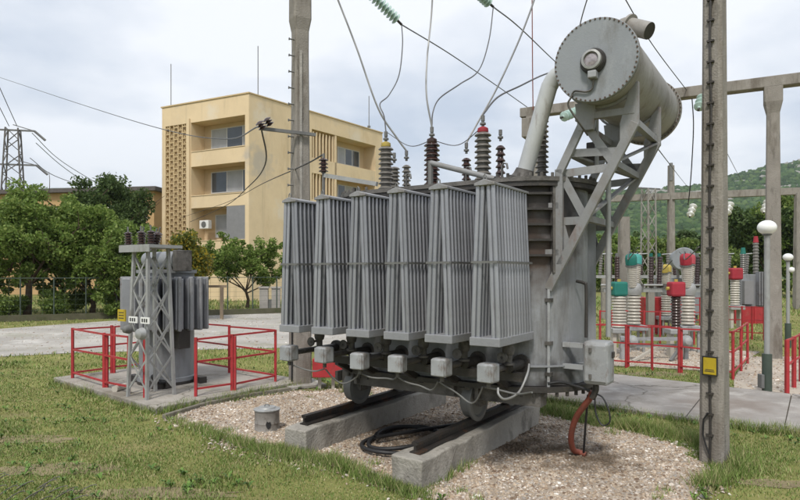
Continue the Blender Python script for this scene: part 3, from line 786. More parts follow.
# --- radiators
NT, V0, V1 = 12, .10, .845
ZT, ZB = 2.665, 1.335
rows = [(-.074, -.120), (-.032, -.076), (.024, .072), (.070, .120)]
tube_mesh = []
first = None
for k in range(6):
    uc_ = -.294 + .140 + .4622 * k
    g = G()     # roof-shaped top header
    a, b = .07, .87
    g.add([(-.098, a, 2.662), (.098, a, 2.662), (.098, a, 2.685), (0, a, 2.718), (-.098, a, 2.685), (-.098, b, 2.662), (.098, b, 2.662), (.098, b, 2.685), (0, b, 2.705), (-.098, b, 2.685)],
          [(0, 1, 2, 3, 4), (9, 8, 7, 6, 5), (1, 0, 5, 6), (2, 1, 6, 7), (3, 2, 7, 8), (4, 3, 8, 9), (0, 4, 9, 5)])
    if first is None:
        rad = g.build('radiator', M['header'], T, bevel=.005, loc=(uc_, 0, 0))
        bot = G().bx(-.144, .144, .075, .88, 1.262, 1.337).build('bottom_header', M['header'], rad, bevel=.006)
        bd = G()
        for s in (-1, 1): bd.bar((s * .128, .08, 1.995), (s * .128, .865, 1.995), .008, .02)
        bd.bar((-.122, .075, 1.995), (.122, .075, 1.995), .008, .02)
        band = bd.build('retaining_band', M['galv_dark'], rad)
        eye = G().tube([(-.015, .09, 2.70), (-.012, .09, 2.745), (0, .09, 2.76), (.012, .09, 2.745), (.015, .09, 2.70)], .006, 6).build('lifting_eye', M['galv_dark'], rad)
        nk = G().cyl((0, .80, 2.62), (0, 1.14, 2.62), .05, n=14).build('inlet_neck', M['oily2'], rad, smooth=40)
        proto = [bot, band, eye, nk]
        tubes = []
        for (ut, ub) in rows:
            g = G()
            um = ut + (ub - ut) * .55
            g.tube([(ut, 0, ZT), (ut + (ub - ut) * .06, 0, ZT - .1), (um, 0, (ZT + ZB) / 2), (ub - (ub - ut) * .04, 0, ZB + .1), (ub, 0, ZB)], .0158, 8, cap=False)
            # oval section: wider across the bank than along it
            path_u = [ut, ut + (ub - ut) * .06, um, ub - (ub - ut) * .04, ub]
            g.v = [(path_u[i // 8] + (x_ - path_u[i // 8]) * 1.35, y_, z_) for i, (x_, y_, z_) in enumerate(g.v)]
            tubes.append(g)
        tm = []
        for j, (g, rw) in enumerate(zip(tubes, rows)):
            for i in range(NT):
                st = 0.12 if j in (1, 2) else 0.0
                y = V0 + (V1 - V0) * (i + st) / (NT - .5) + .005
                if i == 0:
                    tt = g.build('tube', M['radiator'], rad, smooth=60, loc=(0, y, 0)); tm.append((tt, y)); base_t = tt
                else: tm.append((dup(base_t, rad, (0, y, 0)), y))
        first = rad
    else:
        rad = dup(first, T, (uc_, 0, 0))
        for o in proto: dup(o, rad)
        for o, y in tm: dup(o, rad, (0, y, 0))

# --- terminal boxes, valves and pipes below the radiators
box0 = None
for k in range(6):
    u = -.294 + .4622 * k + (-.04, -.01, .02, .03, .03, .035)[k]
    dz = (0, .02, -.01, .0, .01, .0)[k]
    if box0 is None:
        box0 = G().bx(0, .158, .12, .26, .935, 1.105).build('terminal_box', M['box_grey'], T, bevel=.02, loc=(u, 0, dz))
        lidb = G().bx(.010, .148, .106, .118, .945, 1.095).build('cover', M['box_grey'], box0, bevel=.008)
        gl = G().cyl((.08, .19, .885), (.08, .19, .935), .02, n=10).build('cable_gland', M['oily2'], box0)
    else:
        b = dup(box0, T, (u, 0, dz), R((0, -7, 4, 9, -3, -5)[k])); dup(lidb, b); dup(gl, b)
    G().cyl((u + .08, .26, 1.02), (u + .08, 1.14, 1.02), .032, n=12).build('outlet_pipe', M['oily2'], T, smooth=40)
    uc_ = -.154 + .4622 * k
    g = G().lathe([(.02, 0), (.055, .0), (.055, .02), (.035, .025), (.035, .09), (.05, .10), (.06, .14), (.05, .19), (.03, .2)], (uc_ + .02, .55, 1.045), (0, 0, 1), 14)
    g.cyl((uc_ + .02, .50, 1.13), (uc_ + .02, .40, 1.13), .014, n=8).cyl((uc_ + .02, .415, 1.13), (uc_ + .02, .40, 1.13), .05, n=14)
    g.build('valve', M['oily2'], T, smooth=40)
    g = G().cyl((uc_ + .02, .55, 1.02), (uc_ + .02, 1.14, 1.02), .05, n=14).cyl((uc_ + .02, .84, 1.02), (uc_ + .02, .87, 1.02), .09, n=16)
    g.build('oil_pipe', M['oily'], T, smooth=40)
G().bar((.02, .62, .93), (2.30, .62, .93), .08, .08).build('support_channel', M['oily'], T)
for u in (.1, .45, 1.0, 1.5, 2.05):
    G().bar((u, .58, .90), (u, 1.0, .70), .05, .06).build('support_strut', M['oily'], T)
# drooping cables between boxes
for k in range(6):
    u = -.294 + .4622 * k + .085
    u2 = u + .44
    sag = (.05, .15, .07, .12, .16, .04)[k]
    pts = [(u + (u2 - u) * t, .2 + .12 * math.sin(t * 3.1), .885 - sag * 4 * t * (1 - t) * (1 + .3 * math.sin(5 * t + k))) for t in [i / 12 for i in range(13)]]
    G().tube(smooth_line(pts, 3), .009, 6).build('cable', M['galv_dark'], T, smooth=60)
G().tube(smooth_line([(2.23, .2, .89), (2.25, .17, .84), (2.30, .2, .80), (2.36, .35, .84), (2.38, .5, .98), (2.36, .6, 1.06)], 5), .011, 6).build('cable', M['wire_pale'], T, smooth=60)

# --- bushings
def sheds(n, r_core, r_shed, h, z0=0.0):
    p = [(r_core * .8, z0)]
    for i in range(n):
        z = z0 + h * i / n; d = h / n
        p += [(r_core, z + d * .05), (r_core, z + d * .30), (r_shed, z + d * .42), (r_shed * .98, z + d * .55), (r_core * 1.08, z + d * .9)]
    p += [(r_core * .8, z0 + h)]
    return p
def bushing(u, v, h, rc, rs, n, por, cap, capm, lab, tilt=(0, 0, 1), z=2.83):
    b = G().lathe(sheds(n, rc, rs, h), (u, v, z + .06), tilt, 20).build('bushing', por, T, smooth=30)
    b['label'] = lab
    d = V(tilt).normalized(); p = V(u, v, z)
    G().lathe([(rs * .7, 0), (rs * 1.15, 0), (rs * 1.15, .025), (rs * .9, .03), (rs * .85, .06)], p, d, 16).build('base_collar', M['oily2'], b, smooth=30)
    q = p + d * (.06 + h)
    if cap: G().lathe([(rs * .62, 0), (rs * .66, .01), (rs * .62, .045), (rs * .35, .06)], q, d, 16).build('cap', capm, b, smooth=30)
    q2 = q + d * .055
    G().cyl(q2, q2 + d * .07, .016, n=10).cyl(q2 + d * .03, q2 + d * .05, .034, n=8).cyl(q2 + d * .07, q2 + d * .13, .022, n=8).build('terminal', M['galv_dark'], b, smooth=40)
    return q2 + d * .13
tops = []
for (u, h, pm, cm, nm) in ((.267, .53, 'porc_grey', 'yellow_cap', 'grey ribbed high-voltage bushing with yellow cap'), (.91, .50, 'porc_brown', 'porc_brown', 'dark ribbed high-voltage bushing with dark cap'), (1.554, .54, 'porc_grey', 'red_cap', 'grey ribbed high-voltage bushing with red cap')):
    tops.append(bushing(u, 1.30, h, .062, .092, 9, M[pm], True, M[cm], nm))
lv = []
for (u, h) in ((.20, .40), (1.064, .40), (1.51, .50)):
    lv.append(bushing(u, 1.86, h, .034, .058, 7, M['porc_brown'] if u > .5 else M['porc_grey'], False, None, 'slim low-voltage bushing'))
bushing(.05, 1.80, .38, .05, .075, 8, M['porc_grey'], False, None, 'short grey bushing at the far end of the lid')
neut = bushing(2.147, 1.5, .70, .045, .072, 13, M['porc_grey'], False, None, 'tall grey neutral bushing behind the pale pipe')
# lid clutter: horizontal pole, small posts
G().cyl((1.08, .98, 3.10), (1.84, .98, 2.86), .03, n=10).build('slanted_tube', M['bracket'], T, smooth=40)
G().cyl((1.08, .98, 2.83), (1.08, .98, 3.12), .03, n=8).build('tube_post', M['galv_dark'], T)
G().bar((-.44, 1.0, 3.10), (.35, 1.0, 2.93), .04, .05).build('slanted_bar', M['galv'], T)
bb = G().lathe(sheds(4, .03, .06, .18), (-.46, 1.0, 3.13), (0, 0, 1), 14).build('bushing', M['porc_brown'], T, smooth=30); bb['label'] = 'small dark bushing on a stem at the far end'
G().cyl((-.46, 1.0, 2.80), (-.46, 1.0, 3.13), .018, n=8).cyl((-.46, 1.0, 3.31), (-.46, 1.0, 3.37), .015, n=8).build('stem', M['galv_dark'], bb)
for u in (.36, 1.20, 1.66):
    G().tube([(u - .06, 1.70, 2.83), (u - .06, 1.70, 3.12), (u - .04, 1.70, 3.15), (u, 1.70, 3.14), (u + .01, 1.70, 3.08)], .012, 6).build('arcing_horn', M['galv_dark'], T, smooth=60)

# --- conservator
CU, CZ, CR, CV0, CV1 = 2.915, 3.806, .352, .80, 2.92
con = G().lathe([(.05, 0), (CR, 0), (CR, CV1 - CV0), (.05, CV1 - CV0)], (CU, CV0, CZ), (0, 1, 0), 48).build('conservator', M['conserv'], T, smooth=40)
G().lathe([(.02, -.035), (CR + .022, -.035), (CR + .022, -.001), (.02, -.001)], (CU, CV0, CZ), (0, 1, 0), 48).build('end_cover', M['conserv_end'], con, smooth=40, bevel=.004)
G().lathe([(CR + .004, 0), (CR + .025, 0), (CR + .025, .022), (CR + .004, .022)], (CU, CV0, CZ), (0, 1, 0), 48).build('end_flange', M['conserv'], con, smooth=40)
L_ = CV1 - CV0
G().lathe([(CR + .002, L_ - .035), (CR + .032, L_ - .035), (CR + .032, L_ + .02), (.02, L_ + .02)], (CU, CV0, CZ), (0, 1, 0), 48).build('end_flange', M['conserv'], con, smooth=40)
g = G()
for k in range(52):
    a = 2 * math.pi * k / 52
    x, z = CU + math.cos(a) * (CR + .010), CZ + math.sin(a) * (CR + .010)
    g.cyl((x, CV0 - .043, z), (x, CV0 + .03, z), .0085, n=6)
    x, z = CU + math.cos(a) * (CR + .02), CZ + math.sin(a) * (CR + .02)
    g.cyl((x, CV1 - .055, z), (x, CV1 + .03, z), .008, n=6)
stuff(g.build('cover_bolts', mk('bolt_rust', (0.11, 0.075, 0.055), 0.7, .3, var=.3, bump=.2), con))
# oil level gauge on the near end
gx_, gz_ = CU - .015, CZ - .015
gp = (gx_, CV0 - .036, gz_)
gauge = G().lathe([(.115, 0), (.115, -.02), (.10, -.05), (.082, -.05), (.082, -.004), (.02, -.004)], gp, (0, 1, 0), 28).build('oil_gauge', M['oily'], con, smooth=40)
G().lathe([(.088, -.052), (.086, -.085), (.066, -.09), (.062, -.055)], gp, (0, 1, 0), 28).build('gauge_rim', M['galv'], gauge, smooth=40)
G().lathe([(.005, -.082), (.04, -.079), (.062, -.068), (.062, -.056), (.005, -.05)], gp, (0, 1, 0), 24).build('gauge_glass', mk('gauge_glass', (.30, .27, .29), .06, spec=.9, var=.5, vscale=25, bump=0), gauge, smooth=60)
G().bx(gx_ - .03, gx_ + .045, CV0 - .12, CV0 - .037, gz_ - .165, gz_ - .10).build('gauge_box', M['box_grey'], gauge, bevel=.008)
G().tube(smooth_line([(gx_ + .01, CV0 - .07, gz_ - .165), (gx_ + .005, CV0 - .06, gz_ - .20), (gx_ - .01, CV0 - .055, gz_ - .25), (gx_ - .06, CV0 - .055, gz_ - .265), (gx_ - .12, CV0 - .055, gz_ - .25), (gx_ - .17, CV0 - .055, gz_ - .245), (gx_ - .20, CV0 - .055, gz_ - .30), (gx_ - .23, CV0 - .03, gz_ - .36), (gx_ - .16, CV0 + .05, gz_ - .50), (gx_ - .12, CV0 + .2, gz_ - .60)], 5), .009, 6).build('cable', M['oily2'], con, smooth=60)
# short vent pipe on top
vp = G().tube(smooth_line([(CU + .10, 1.30, CZ + CR - .06), (CU + .09, 1.30, CZ + CR + .03), (CU + .12, 1.285, CZ + CR + .085), (CU + .17, 1.27, CZ + CR + .08), (CU + .37, 1.21, CZ + CR - .03)], 5), .078, 18, cap=False).build('vent_pipe', M['conserv'], con, smooth=50)
G().lathe([(.083, 0), (.107, 0), (.107, .022), (.083, .022)], (CU + .17, 1.27, CZ + CR + .085), (.20, -.06, -.11), 20).build('pipe_flange', M['conserv'], vp, smooth=40)
G().lathe([(.072, 0), (.077, 0), (.077, .113), (.072, .113)], (CU + .272, 1.24, CZ + CR + .025), (.20, -.06, -.11), 18).build('pipe_mouth', M['oily'], vp, smooth=40)
# --- pale pipe from the lid to the conservator
pp = G().tube(smooth_line([(2.10, 1.10, 2.86), (2.34, 1.10, 3.64), (2.385, 1.10, 3.76), (2.44, 1.10, 3.83), (2.54, 1.10, 3.87), (2.62, 1.10, 3.88)], 5), .082, 20).build('oil_pipe', M['pipe'], T, smooth=50)
pp['label'] = 'thick pale pipe rising from the lid to the conservator'
G().lathe([(.05, 0), (.15, 0), (.15, .03), (.12, .035), (.105, .06), (.09, .12)], (2.085, 1.10, 2.832), (.24, 0, .78), 20).build('pipe_flange', M['oily2'], pp, smooth=40)

# --- conservator brackets: two steel frames standing off the tank's end, tied by cross members
for v in (1.02, 2.02):
    br = G().bar((2.50, v, 1.98), (2.50, v, 2.90), .05, .075, (1, 0, 0)).build('bracket', M['bracket'], T, bevel=.004)
    G().bar((2.50, v, 2.86), (2.74, v, 3.34), .05, .075, (1, 0, 0)).build('bracket_leg', M['bracket'], br, bevel=.004)
    G().add([(2.69, v - .03, 3.24), (2.83, v - .03, 3.24), (2.86, v - .03, 3.50), (2.66, v - .03, 3.50), (2.69, v + .03, 3.24), (2.83, v + .03, 3.24), (2.86, v + .03, 3.50), (2.66, v + .03, 3.50)],
            [(0, 1, 2, 3), (7, 6, 5, 4), (1, 0, 4, 5), (2, 1, 5, 6), (3, 2, 6, 7), (0, 3, 7, 4)]).build('gusset', M['bracket'], br, bevel=.004)
    G().bar((2.39, v, 1.74), (3.20, v, 3.26), .05, .085, (1, 0, 0)).build('diagonal', M['bracket'], br, bevel=.004)
    G().add([(3.07, v - .02, 3.10), (3.235, v - .02, 3.22), (3.235, v - .02, 3.62), (3.16, v - .02, 3.60), (3.07, v - .02, 3.26), (3.07, v + .02, 3.10), (3.235, v + .02, 3.22), (3.235, v + .02, 3.62), (3.16, v + .02, 3.60), (3.07, v + .02, 3.26)],
            [(0, 1, 2, 3, 4), (9, 8, 7, 6, 5), (1, 0, 5, 6), (2, 1, 6, 7), (3, 2, 7, 8), (4, 3, 8, 9), (0, 4, 9, 5)]).build('end_plate', M['bracket'], br, bevel=.004)
    # saddle under the drum
    G().bar((2.66, v, 3.37), (3.20, v, 3.37), .05, .065, (0, 0, 1)).build('saddle_beam', M['bracket'], br, bevel=.004)
    vv_, ff_ = [], []
    for i in range(13):
        a = R(215 + 110 * i / 12)
        for r_ in (CR + .003, CR + .028):
            for dv in (-.015, .015): vv_.append((CU + math.cos(a) * r_, v + dv, CZ + math.sin(a) * r_))
    for i in range(12):
        b = i * 4; ff_ += [(b, b + 4, b + 5, b + 1), (b + 2, b + 3, b + 7, b + 6), (b, b + 2, b + 6, b + 4), (b + 1, b + 5, b + 7, b + 3)]
    G().add(vv_, ff_).build('saddle', M['bracket'], br)
    # lacing
    for a, b in (((2.50, 2.86), (2.99, 2.88)), ((2.50, 2.40), (2.74, 2.40)), ((2.52, 2.84), (2.74, 2.42)), ((2.51, 2.36), (2.58, 2.10)), ((2.76, 3.28), (3.0, 2.92)), ((2.60, 3.05), (3.06, 3.02)), ((2.44, 1.98), (2.52, 1.98))):
        G().bar((a[0], v + .03, a[1]), (b[0], v + .03, b[1]), .012, .075, (0, 0, 1) if abs(a[1] - b[1]) < .2 else (1, 0, 0)).build('lacing_bar', M['bracket'], br)
    G().bar((2.40, v, 2.55), (2.50, v, 2.55), .05, .06).build('stand_off', M['bracket'], br)
    G().bar((2.36, v, 2.10), (2.50, v, 2.10), .05, .06).build('stand_off', M['bracket'], br)
for (u, z) in ((2.60, 3.05), (3.0, 2.92), (2.74, 2.42), (3.18, 3.28), (2.72, 3.30)):
    G().bar((u, 1.05, z), (u, 1.99, z), .06, .06).build('cross_member', M['bracket'], T)
for a, b in (((2.62, 3.02), (3.0, 2.90)), ((3.0, 2.92), (3.18, 3.24)), ((2.74, 2.42), (2.98, 2.90))):
    G().bar((a[0], 1.05, a[1]), (b[0], 1.99, b[1]), .06, .02).build('cross_brace', M['bracket'], T)
G().bx(2.66, 2.82, 1.35, 1.60, 3.05, 3.20).build('relay_box', M['oily'], T, bevel=.01)
G().cyl((2.78, 1.3, 2.95), (2.78, 1.3, 3.45), .02, n=8).build('thin_pipe', M['galv'], T)
# thin pipes running down the tank's end
G().cyl((2.40, 1.0, .79), (2.40, 1.0, 1.74), .016, n=8).build('thin_pipe', M['box_grey'], T)
for z in (1.62, 1.2, .9): G().bx(2.37, 2.43, .98, 1.05, z, z + .035).build('pipe_clip', M['oily2'], T)
G().cyl((2.86, 1.42, 1.27), (2.86, 1.42, 3.05), .026, n=10).build('conduit', M['galv'], T, smooth=40)
G().tube(smooth_line([(2.70, 1.22, 1.27), (2.70, 1.22, 1.75), (2.68, 1.22, 1.80), (2.60, 1.24, 1.82)], 5), .016, 8).build('thin_pipe', M['oily'], T, smooth=50)
# --- control cabinet on brackets
cb_ = G().bx(2.70, 2.945, 1.10, 1.33, .835, 1.25).build('control_cabinet', M['box_grey'], T, bevel=.035)
G().bx(2.725, 2.92, 1.085, 1.099, .87, 1.215).build('door', M['box_grey'], cb_, bevel=.012)
for z in (.92, 1.17): G().cyl((2.78, 1.075, z - .02), (2.78, 1.075, z + .02), .014, n=8).build('hinge', M['oily2'], cb_)
G().bx(2.947, 2.963, 1.20, 1.26, 1.09, 1.15).build('latch', M['oily'], cb_, bevel=.005)
for z in (.99, 1.20):
    G().bar((2.50, 1.14, z), (2.699, 1.14, z), .05, .045).build('cabinet_arm', M['box_grey'], T)
G().tube([(2.80, 1.2, .82), (2.80, 1.2, .78), (2.78, 1.2, .72), (2.76, 1.2, .69)], .03, 8).build('cable_gland', M['oily'], cb_)
G().tube(smooth_line([(2.80, 1.2, .74), (2.87, 1.2, .70), (2.93, 1.18, .58), (2.93, 1.18, .48), (2.86, 1.18, .45), (2.80, 1.19, .56), (2.79, 1.2, .72)], 5), .008, 6).build('cable', M['black'], T, smooth=60)
rod = at(577, 455, 6.36)
G().tube(smooth_line([(2.40, .98, .83), (2.50, 1.06, .84), (2.62, 1.15, .80), (2.74, 1.20, .76)], 5), .014, 6).build('cable', M['black'], T, smooth=60)
def TL(p):
    d = p - TO; c, s = math.cos(-TRZ), math.sin(-TRZ)
    return V(d.x * c - d.y * s, d.x * s + d.y * c, d.z)
hp = [TL(at(x, y, Y)) for x, y, Y in ((592, 391, 5.93), (590, 398, 5.95), (584, 406, 6.0), (577, 416, 6.08), (572.5, 428, 6.15), (571, 440, 6.22), (573.5, 450, 6.28), (579, 456, 6.32), (586, 459, 6.28))]
hp[-2].z = .04; hp[-1].z = .025
G().tube(smooth_line(hp, 4), .030, 12).build('drain_hose', M['hose_red'], T, smooth=60)
hp = [TL(at(588, 395, 5.95)), TL(at(585.5, 425, 6.1)), TL(at(583.5, 442, 6.3))]
hp[-1].z = .01
G().tube(hp, .012, 6).build('earthing_rod', M['black'], T, smooth=60)

# ------------------------------------------------------------------ things around the big transformer
# black hose coiled between the rails
pts = []
for i in range(70):
    t = i / 69
    a = t * 2 * math.pi * 2.2 + 2.6
    rr = .46 - .10 * t
    pts.append(TW(.78 + math.cos(a) * rr * .9, .90 + math.sin(a) * rr * 1.25 + .1 * t, .035 + .05 * t + .02 * math.sin(a * 1.7)))
pts += [TW(.9 + .4 * t, 1.5 + 1.2 * t, .08) for t in (.2, .5, 1)]
tag(G().tube(pts, .022, 8).build('coiled_hose', M['black'], smooth=60), 'black hose lying coiled on the gravel between the rails', 'hose')
# steel drum
d0 = V(*gd(267, 430), 0)
dr = thing('steel_drum', 'small dented grey steel drum with lid on the gravel edge', 'drum', d0)
G().lathe([(.02, 0), (.148, 0), (.152, .012), (.147, .02), (.147, .09), (.151, .10), (.147, .11), (.147, .23), (.153, .24), (.02, .245)], (0, 0, 0), (0, 0, 1), 28).build('body', mk('drum_paint', (.27, .255, .235), .7, .2, var=.2, bump=.2, dirt=[((.10, .085, .07), 7, .42, .7), ((.15, .08, .04), 9, .25, 1)]), dr, smooth=40)
G().lathe([(.02, .246), (.158, .246), (.160, .258), (.15, .264), (.11, .27), (.10, .285), (.02, .288)], (0, 0, 0), (0, 0, 1), 28).build('lid', M['galv'], dr, smooth=40)
G().tube([(-.03, 0, .286), (-.02, 0, .31), (.02, 0, .31), (.03, 0, .286)], .006, 6).build('handle', M['galv_dark'], dr, smooth=50)
a = math.atan2(-1, .35)
G().add([(math.cos(a + da) * .1535, math.sin(a + da) * .1535, z) for da, z in ((-.16, .07), (-.05, .045), (.12, .06), (.2, .10), (.13, .135), (0, .125), (-.12, .14), (-.22, .105))], [tuple(range(8))]).build('rust_hole', M['black'], dr)
# red trough on legs behind
rb = thing('red_trough', 'red painted steel trough on short legs behind the transformer, by the concrete pole', 'trough', at(333, 388, 9.9) * 1)
rb.location.z = 0
G().bx(-.32, .22, -.12, .15, .22, .52).build('body', M['red'], rb, bevel=.01)
G().add([(.222, -.12, .24), (.222, -.12, .46), (.62, -.12, .27), (.62, -.12, .24), (.222, .15, .24), (.222, .15, .46), (.62, .15, .27), (.62, .15, .24)],
        [(0, 3, 2, 1), (4, 5, 6, 7), (0, 1, 5, 4), (1, 2, 6, 5), (2, 3, 7, 6), (3, 0, 4, 7)]).build('spout', M['red'], rb)
for x in (-.22, .0, .18): G().bx(x - .025, x + .025, .0, .05, 0, .219).build('leg', M['porc_white'], rb)

# ================================================================== concrete poles
def pole_mesh(levels, ch=.16):
    """levels: [(z, width)] of a square section with chamfered corners"""
    vv, fs = [], []
    for z, w in levels:
        h = w / 2; c = h * (1 - ch * 2)
        vv += [(h, -c, z), (h, c, z), (c, h, z), (-c, h, z), (-h, c, z), (-h, -c, z), (-c, -h, z), (c, -h, z)]
    n = 8
    for i in range(len(levels) - 1):
        for k in range(n): fs.append((i * n + k, i * n + (k + 1) % n, (i + 1) * n + (k + 1) % n, (i + 1) * n + k))
    fs += [tuple(range(n - 1, -1, -1)), tuple(range(len(vv) - n, len(vv)))]
    return G().add(vv, fs)

# near pole at right, with its cable, clamps and yellow plate
NP = V(3.15, 6.10, 0)
P1 = thing('concrete_pole', 'tall square concrete pole with black cable and small yellow plate, nearest at right', 'pole', NP, R(-46))
pole_mesh([(-.1, .236), (0, .235), (4.6, .182), (8.5, .145)]).build('shaft', M['conc_pole'], P1)
def pface(z): return -(.235 - .0115 * z) / 2
cpts = [(.002 + .006 * math.sin(z * 4.1), pface(z) - .018, z) for z in [0.02 + i * .25 for i in range(33)]]
G().tube(cpts, .0115, 8).build('cable', M['oily'], P1, smooth=60)
cl = None
z = .30
while z < 7.8:
    y = pface(z)
    if cl is None: cl = G().bx(-.032, .032, -.03, .004, -.009, .009).build('cable_clamp', M['oily'], P1, loc=(0, y - .002, z))
    else: dup(cl, P1, (0, y - .002, z))
    z += .205
G().tube([(-.01, pface(.5) - .035, .52), (-.05, pface(.4) - .04, .45), (-.055, pface(.3) - .04, .30), (-.03, pface(.2) - .035, .2), (.0, pface(.1) - .03, .12)], .009, 6).build('cable', M['black'], P1, smooth=60)
sg = G().bx(-.052, .072, pface(1) - .052, pface(1) - .034, .90, 1.07).build('yellow_plate', M['yellow'], P1, bevel=.006)
for x0, x1, z0, z1 in ((-.057, .077, 1.072, 1.080), (-.057, .077, .890, .898), (-.0595, -.0535, .892, 1.078), (.0735, .0795, .892, 1.078)):
    G().bx(x0, x1, pface(1) - .055, pface(1) - .03, z0, z1).build('plate_edge', M['ink'], sg)
for k, (w_, z_) in enumerate(((.08, .945), (.09, .93))): G().bx(.01 - w_ / 2, .01 + w_ / 2, pface(1) - .0535, pface(1) - .0525, z_, z_ + .007).build('printed_line', M['ink'], sg)

# tall pole behind the transformer, with step bolts and a small arm
BP = V(-1.68, 10.25, 0)
P2 = thing('concrete_pole', 'tall concrete pole with step bolts rising behind the leftmost radiator', 'pole', BP, R(29))
pole_mesh([(.0, .32), (5.6, .235), (5.95, .24), (6.15, .31), (7.6, .30)], .10).build('shaft', M['conc_pole'], P2)
G().bx(-.06, -.02, -.15, -.130, 3.0, 5.6).build('groove', M['concrete'], P2)
G().bx(-.30, .34, -.34, .3, .01, .06).build('footing', M['concrete'], P2, bevel=.01)
sb = None
z = 1.2
while z < 6.0:
    x = -(.32 - .0152 * z) / 2
    if sb is None: sb = G().cyl((-.09, 0, 0), (.01, 0, 0), .012, n=6).cyl((-.095, 0, 0), (-.085, 0, 0), .024, n=8).build('step_bolt', M['galv_dark'], P2, loc=(x, -.04, z))
    else: dup(sb, P2, (x, -.04, z))
    z += .27
G().tube([(-.178, -.09, .1), (-.172, -.09, 1.2), (-.165, -.085, 1.9)], .014, 6).build('cable', M['black'], P2)
arm = G().bar((-.74, -.19, 4.21), (.20, -.19, 4.21), .05, .05).build('arm', M['galv_dark'], P2)
for x, dz in ((-.70, 0), (-.58, .07)):
    G().lathe(sheds(3, .03, .07, .13), (x, -.22, 4.20 + dz), (-.5, -.2, .6), 12).build('pin_insulator', M['porc_brown'], arm, smooth=30)

# ================================================================== small transformer on its fenced pad, left
o = G().prism(PADPOLY, -.03, .10).build('concrete_pad', M['pad'], bevel=.015); structure(o)
S0 = pad(1.25, .72, .10)
SRZ = math.atan2(E2.x, E2.y) * -1
ST = thing('small_transformer', 'smaller grey transformer with finned radiators inside the red railing', 'transformer', S0, SRZ)
# local x = E2-perp (to the right in view), y = away
body = G().lathe([(.05, .0), (.46, 0), (.46, .06), (.43, .07), (.43, 1.74), (.47, 1.75), (.47, 1.80), (.05, 1.81)], (0, 0, .05), (0, 0, 1), 36).build('tank', M['tank'], ST, smooth=40)
G().lathe([(.2, -.05), (.46, -.05), (.46, .0), (.2, .0)], (0, 0, .05), (0, 0, 1), 30).build('base_ring', M['oily'], body, smooth=40)
G().bx(.35, .55, -.5, -.3, .0, .12).build('skid', M['oily'], ST).parent = ST
G().bx(-.6, .6, -.36, -.24, -.0, .10).build('skid', M['oily'], ST)
G().bx(-.6, .6, .24, .36, -.0, .10).build('skid', M['oily'], ST)
# radiator panels round the upper half
fin = None
for k, adeg in enumerate((-172, -156, -140, -124, -78, -62, -46, -30, -14, 2, 18, 34, 160, 176, 192)):
    a = R(adeg)
    p = (math.cos(a) * .58, math.sin(a) * .58, 1.31)
    if fin is None:
        g = G().box((0, 0, 0), (.26, .055, .86))
        fin = g.build('radiator_panel', M['header'], ST, bevel=.015, loc=p, rz=a)
        w1 = G().box((0, .045, 0), (.20, .03, .80)).box((0, -.045, 0), (.20, .03, .80)).build('panel_ridge', M['radiator'], fin, bevel=.008)
        nk1 = G().cyl((-.2, 0, .36), (-.1, 0, .36), .03, n=8).cyl((-.2, 0, -.36), (-.1, 0, -.36), .03, n=8).build('panel_neck', M['tank'], fin)
    else:
        f = dup(fin, ST, p, a); dup(w1, f); dup(nk1, f)
sc_ = G().lathe([(.02, 0), (.13, 0), (.13, .95), (.02, .95)], (-.42, -.10, 2.02), (1, 0, 0), 24).build('conservator', M['tank'], ST, smooth=40)
G().lathe([(.12, 0), (.15, 0), (.15, .03), (.02, .03)], (.53, -.10, 2.02), (1, 0, 0), 24).build('end_cap', M['tank'], sc_, smooth=40)
for x in (-.3, .4): G().bx(x - .02, x + .02, -.16, -.04, 1.85, 1.92).build('conservator_leg', M['galv_dark'], ST)
G().bx(.58, .68, -.24, .04, 1.83, 2.16).build('relay_box', M['oily2'], ST, bevel=.01)
for x, y in ((-.2, .15), (.05, .2), (.25, .15), (.12, -.30)):
    G().lathe(sheds(4, .03, .055, .22), (x, y, 1.86 if y > 0 else 2.14), (0, 0, 1), 12).build('bushing', M['porc_brown'], ST, smooth=30)
G().bx(.46, .62, -.15, .05, .60, .92).build('terminal_box', M['oily'], ST, bevel=.01)
G().cyl((-.46, -.1, .3), (-.46, -.1, 1.9), .02, n=8).build('conduit', M['galv_dark'], ST)
G().tube([(.3, -.42, .1), (.45, -.5, .2), (.6, -.45, .12), (.5, -.3, .08)], .03, 8).build('hose', M['black'], ST, smooth=60)

# lattice stand beside it, carrying tilted bushings
LT = thing('lattice_stand', 'galvanised lattice stand with tilted brown bushings beside the small transformer', 'lattice stand', pad(.36, -.04, .10), math.atan2(E2.y, E2.x) - R(90) + R(6))
hw0, hw1, HT = .225, .165, 2.16
def lc(sx, sy, z):
    h = hw0 + (hw1 - hw0) * z / HT
    return V(sx * h, sy * h, z)
for sx in (-1, 1):
    for sy in (-1, 1): G().bar(lc(sx, sy, 0), lc(sx, sy, HT), .042, .042).build('leg', M['galv'], LT)
nz = 4
for i in range(nz):
    z0, z1 = .10 + (HT - .2) * i / nz, .10 + (HT - .2) * (i + 1) / nz
    for (a, b) in (((-1, -1), (1, -1)), ((1, -1), (1, 1)), ((1, 1), (-1, 1)), ((-1, 1), (-1, -1))):
        if i % 2: a, b = b, a
        G().bar(lc(*a, z0), lc(*b, z1), .006, .028).build('lacing_bar', M['galv'], LT)
        G().bar(lc(*b, z0), lc(*a, z1), .006, .026).build('lacing_bar', M['galv'], LT)
top = G().bx(-.36, .36, -.27, .27, HT, HT + .045).bx(-.36, .36, -.285, -.271, HT - .06, HT + .045).build('top_plate', M['galv'], LT)
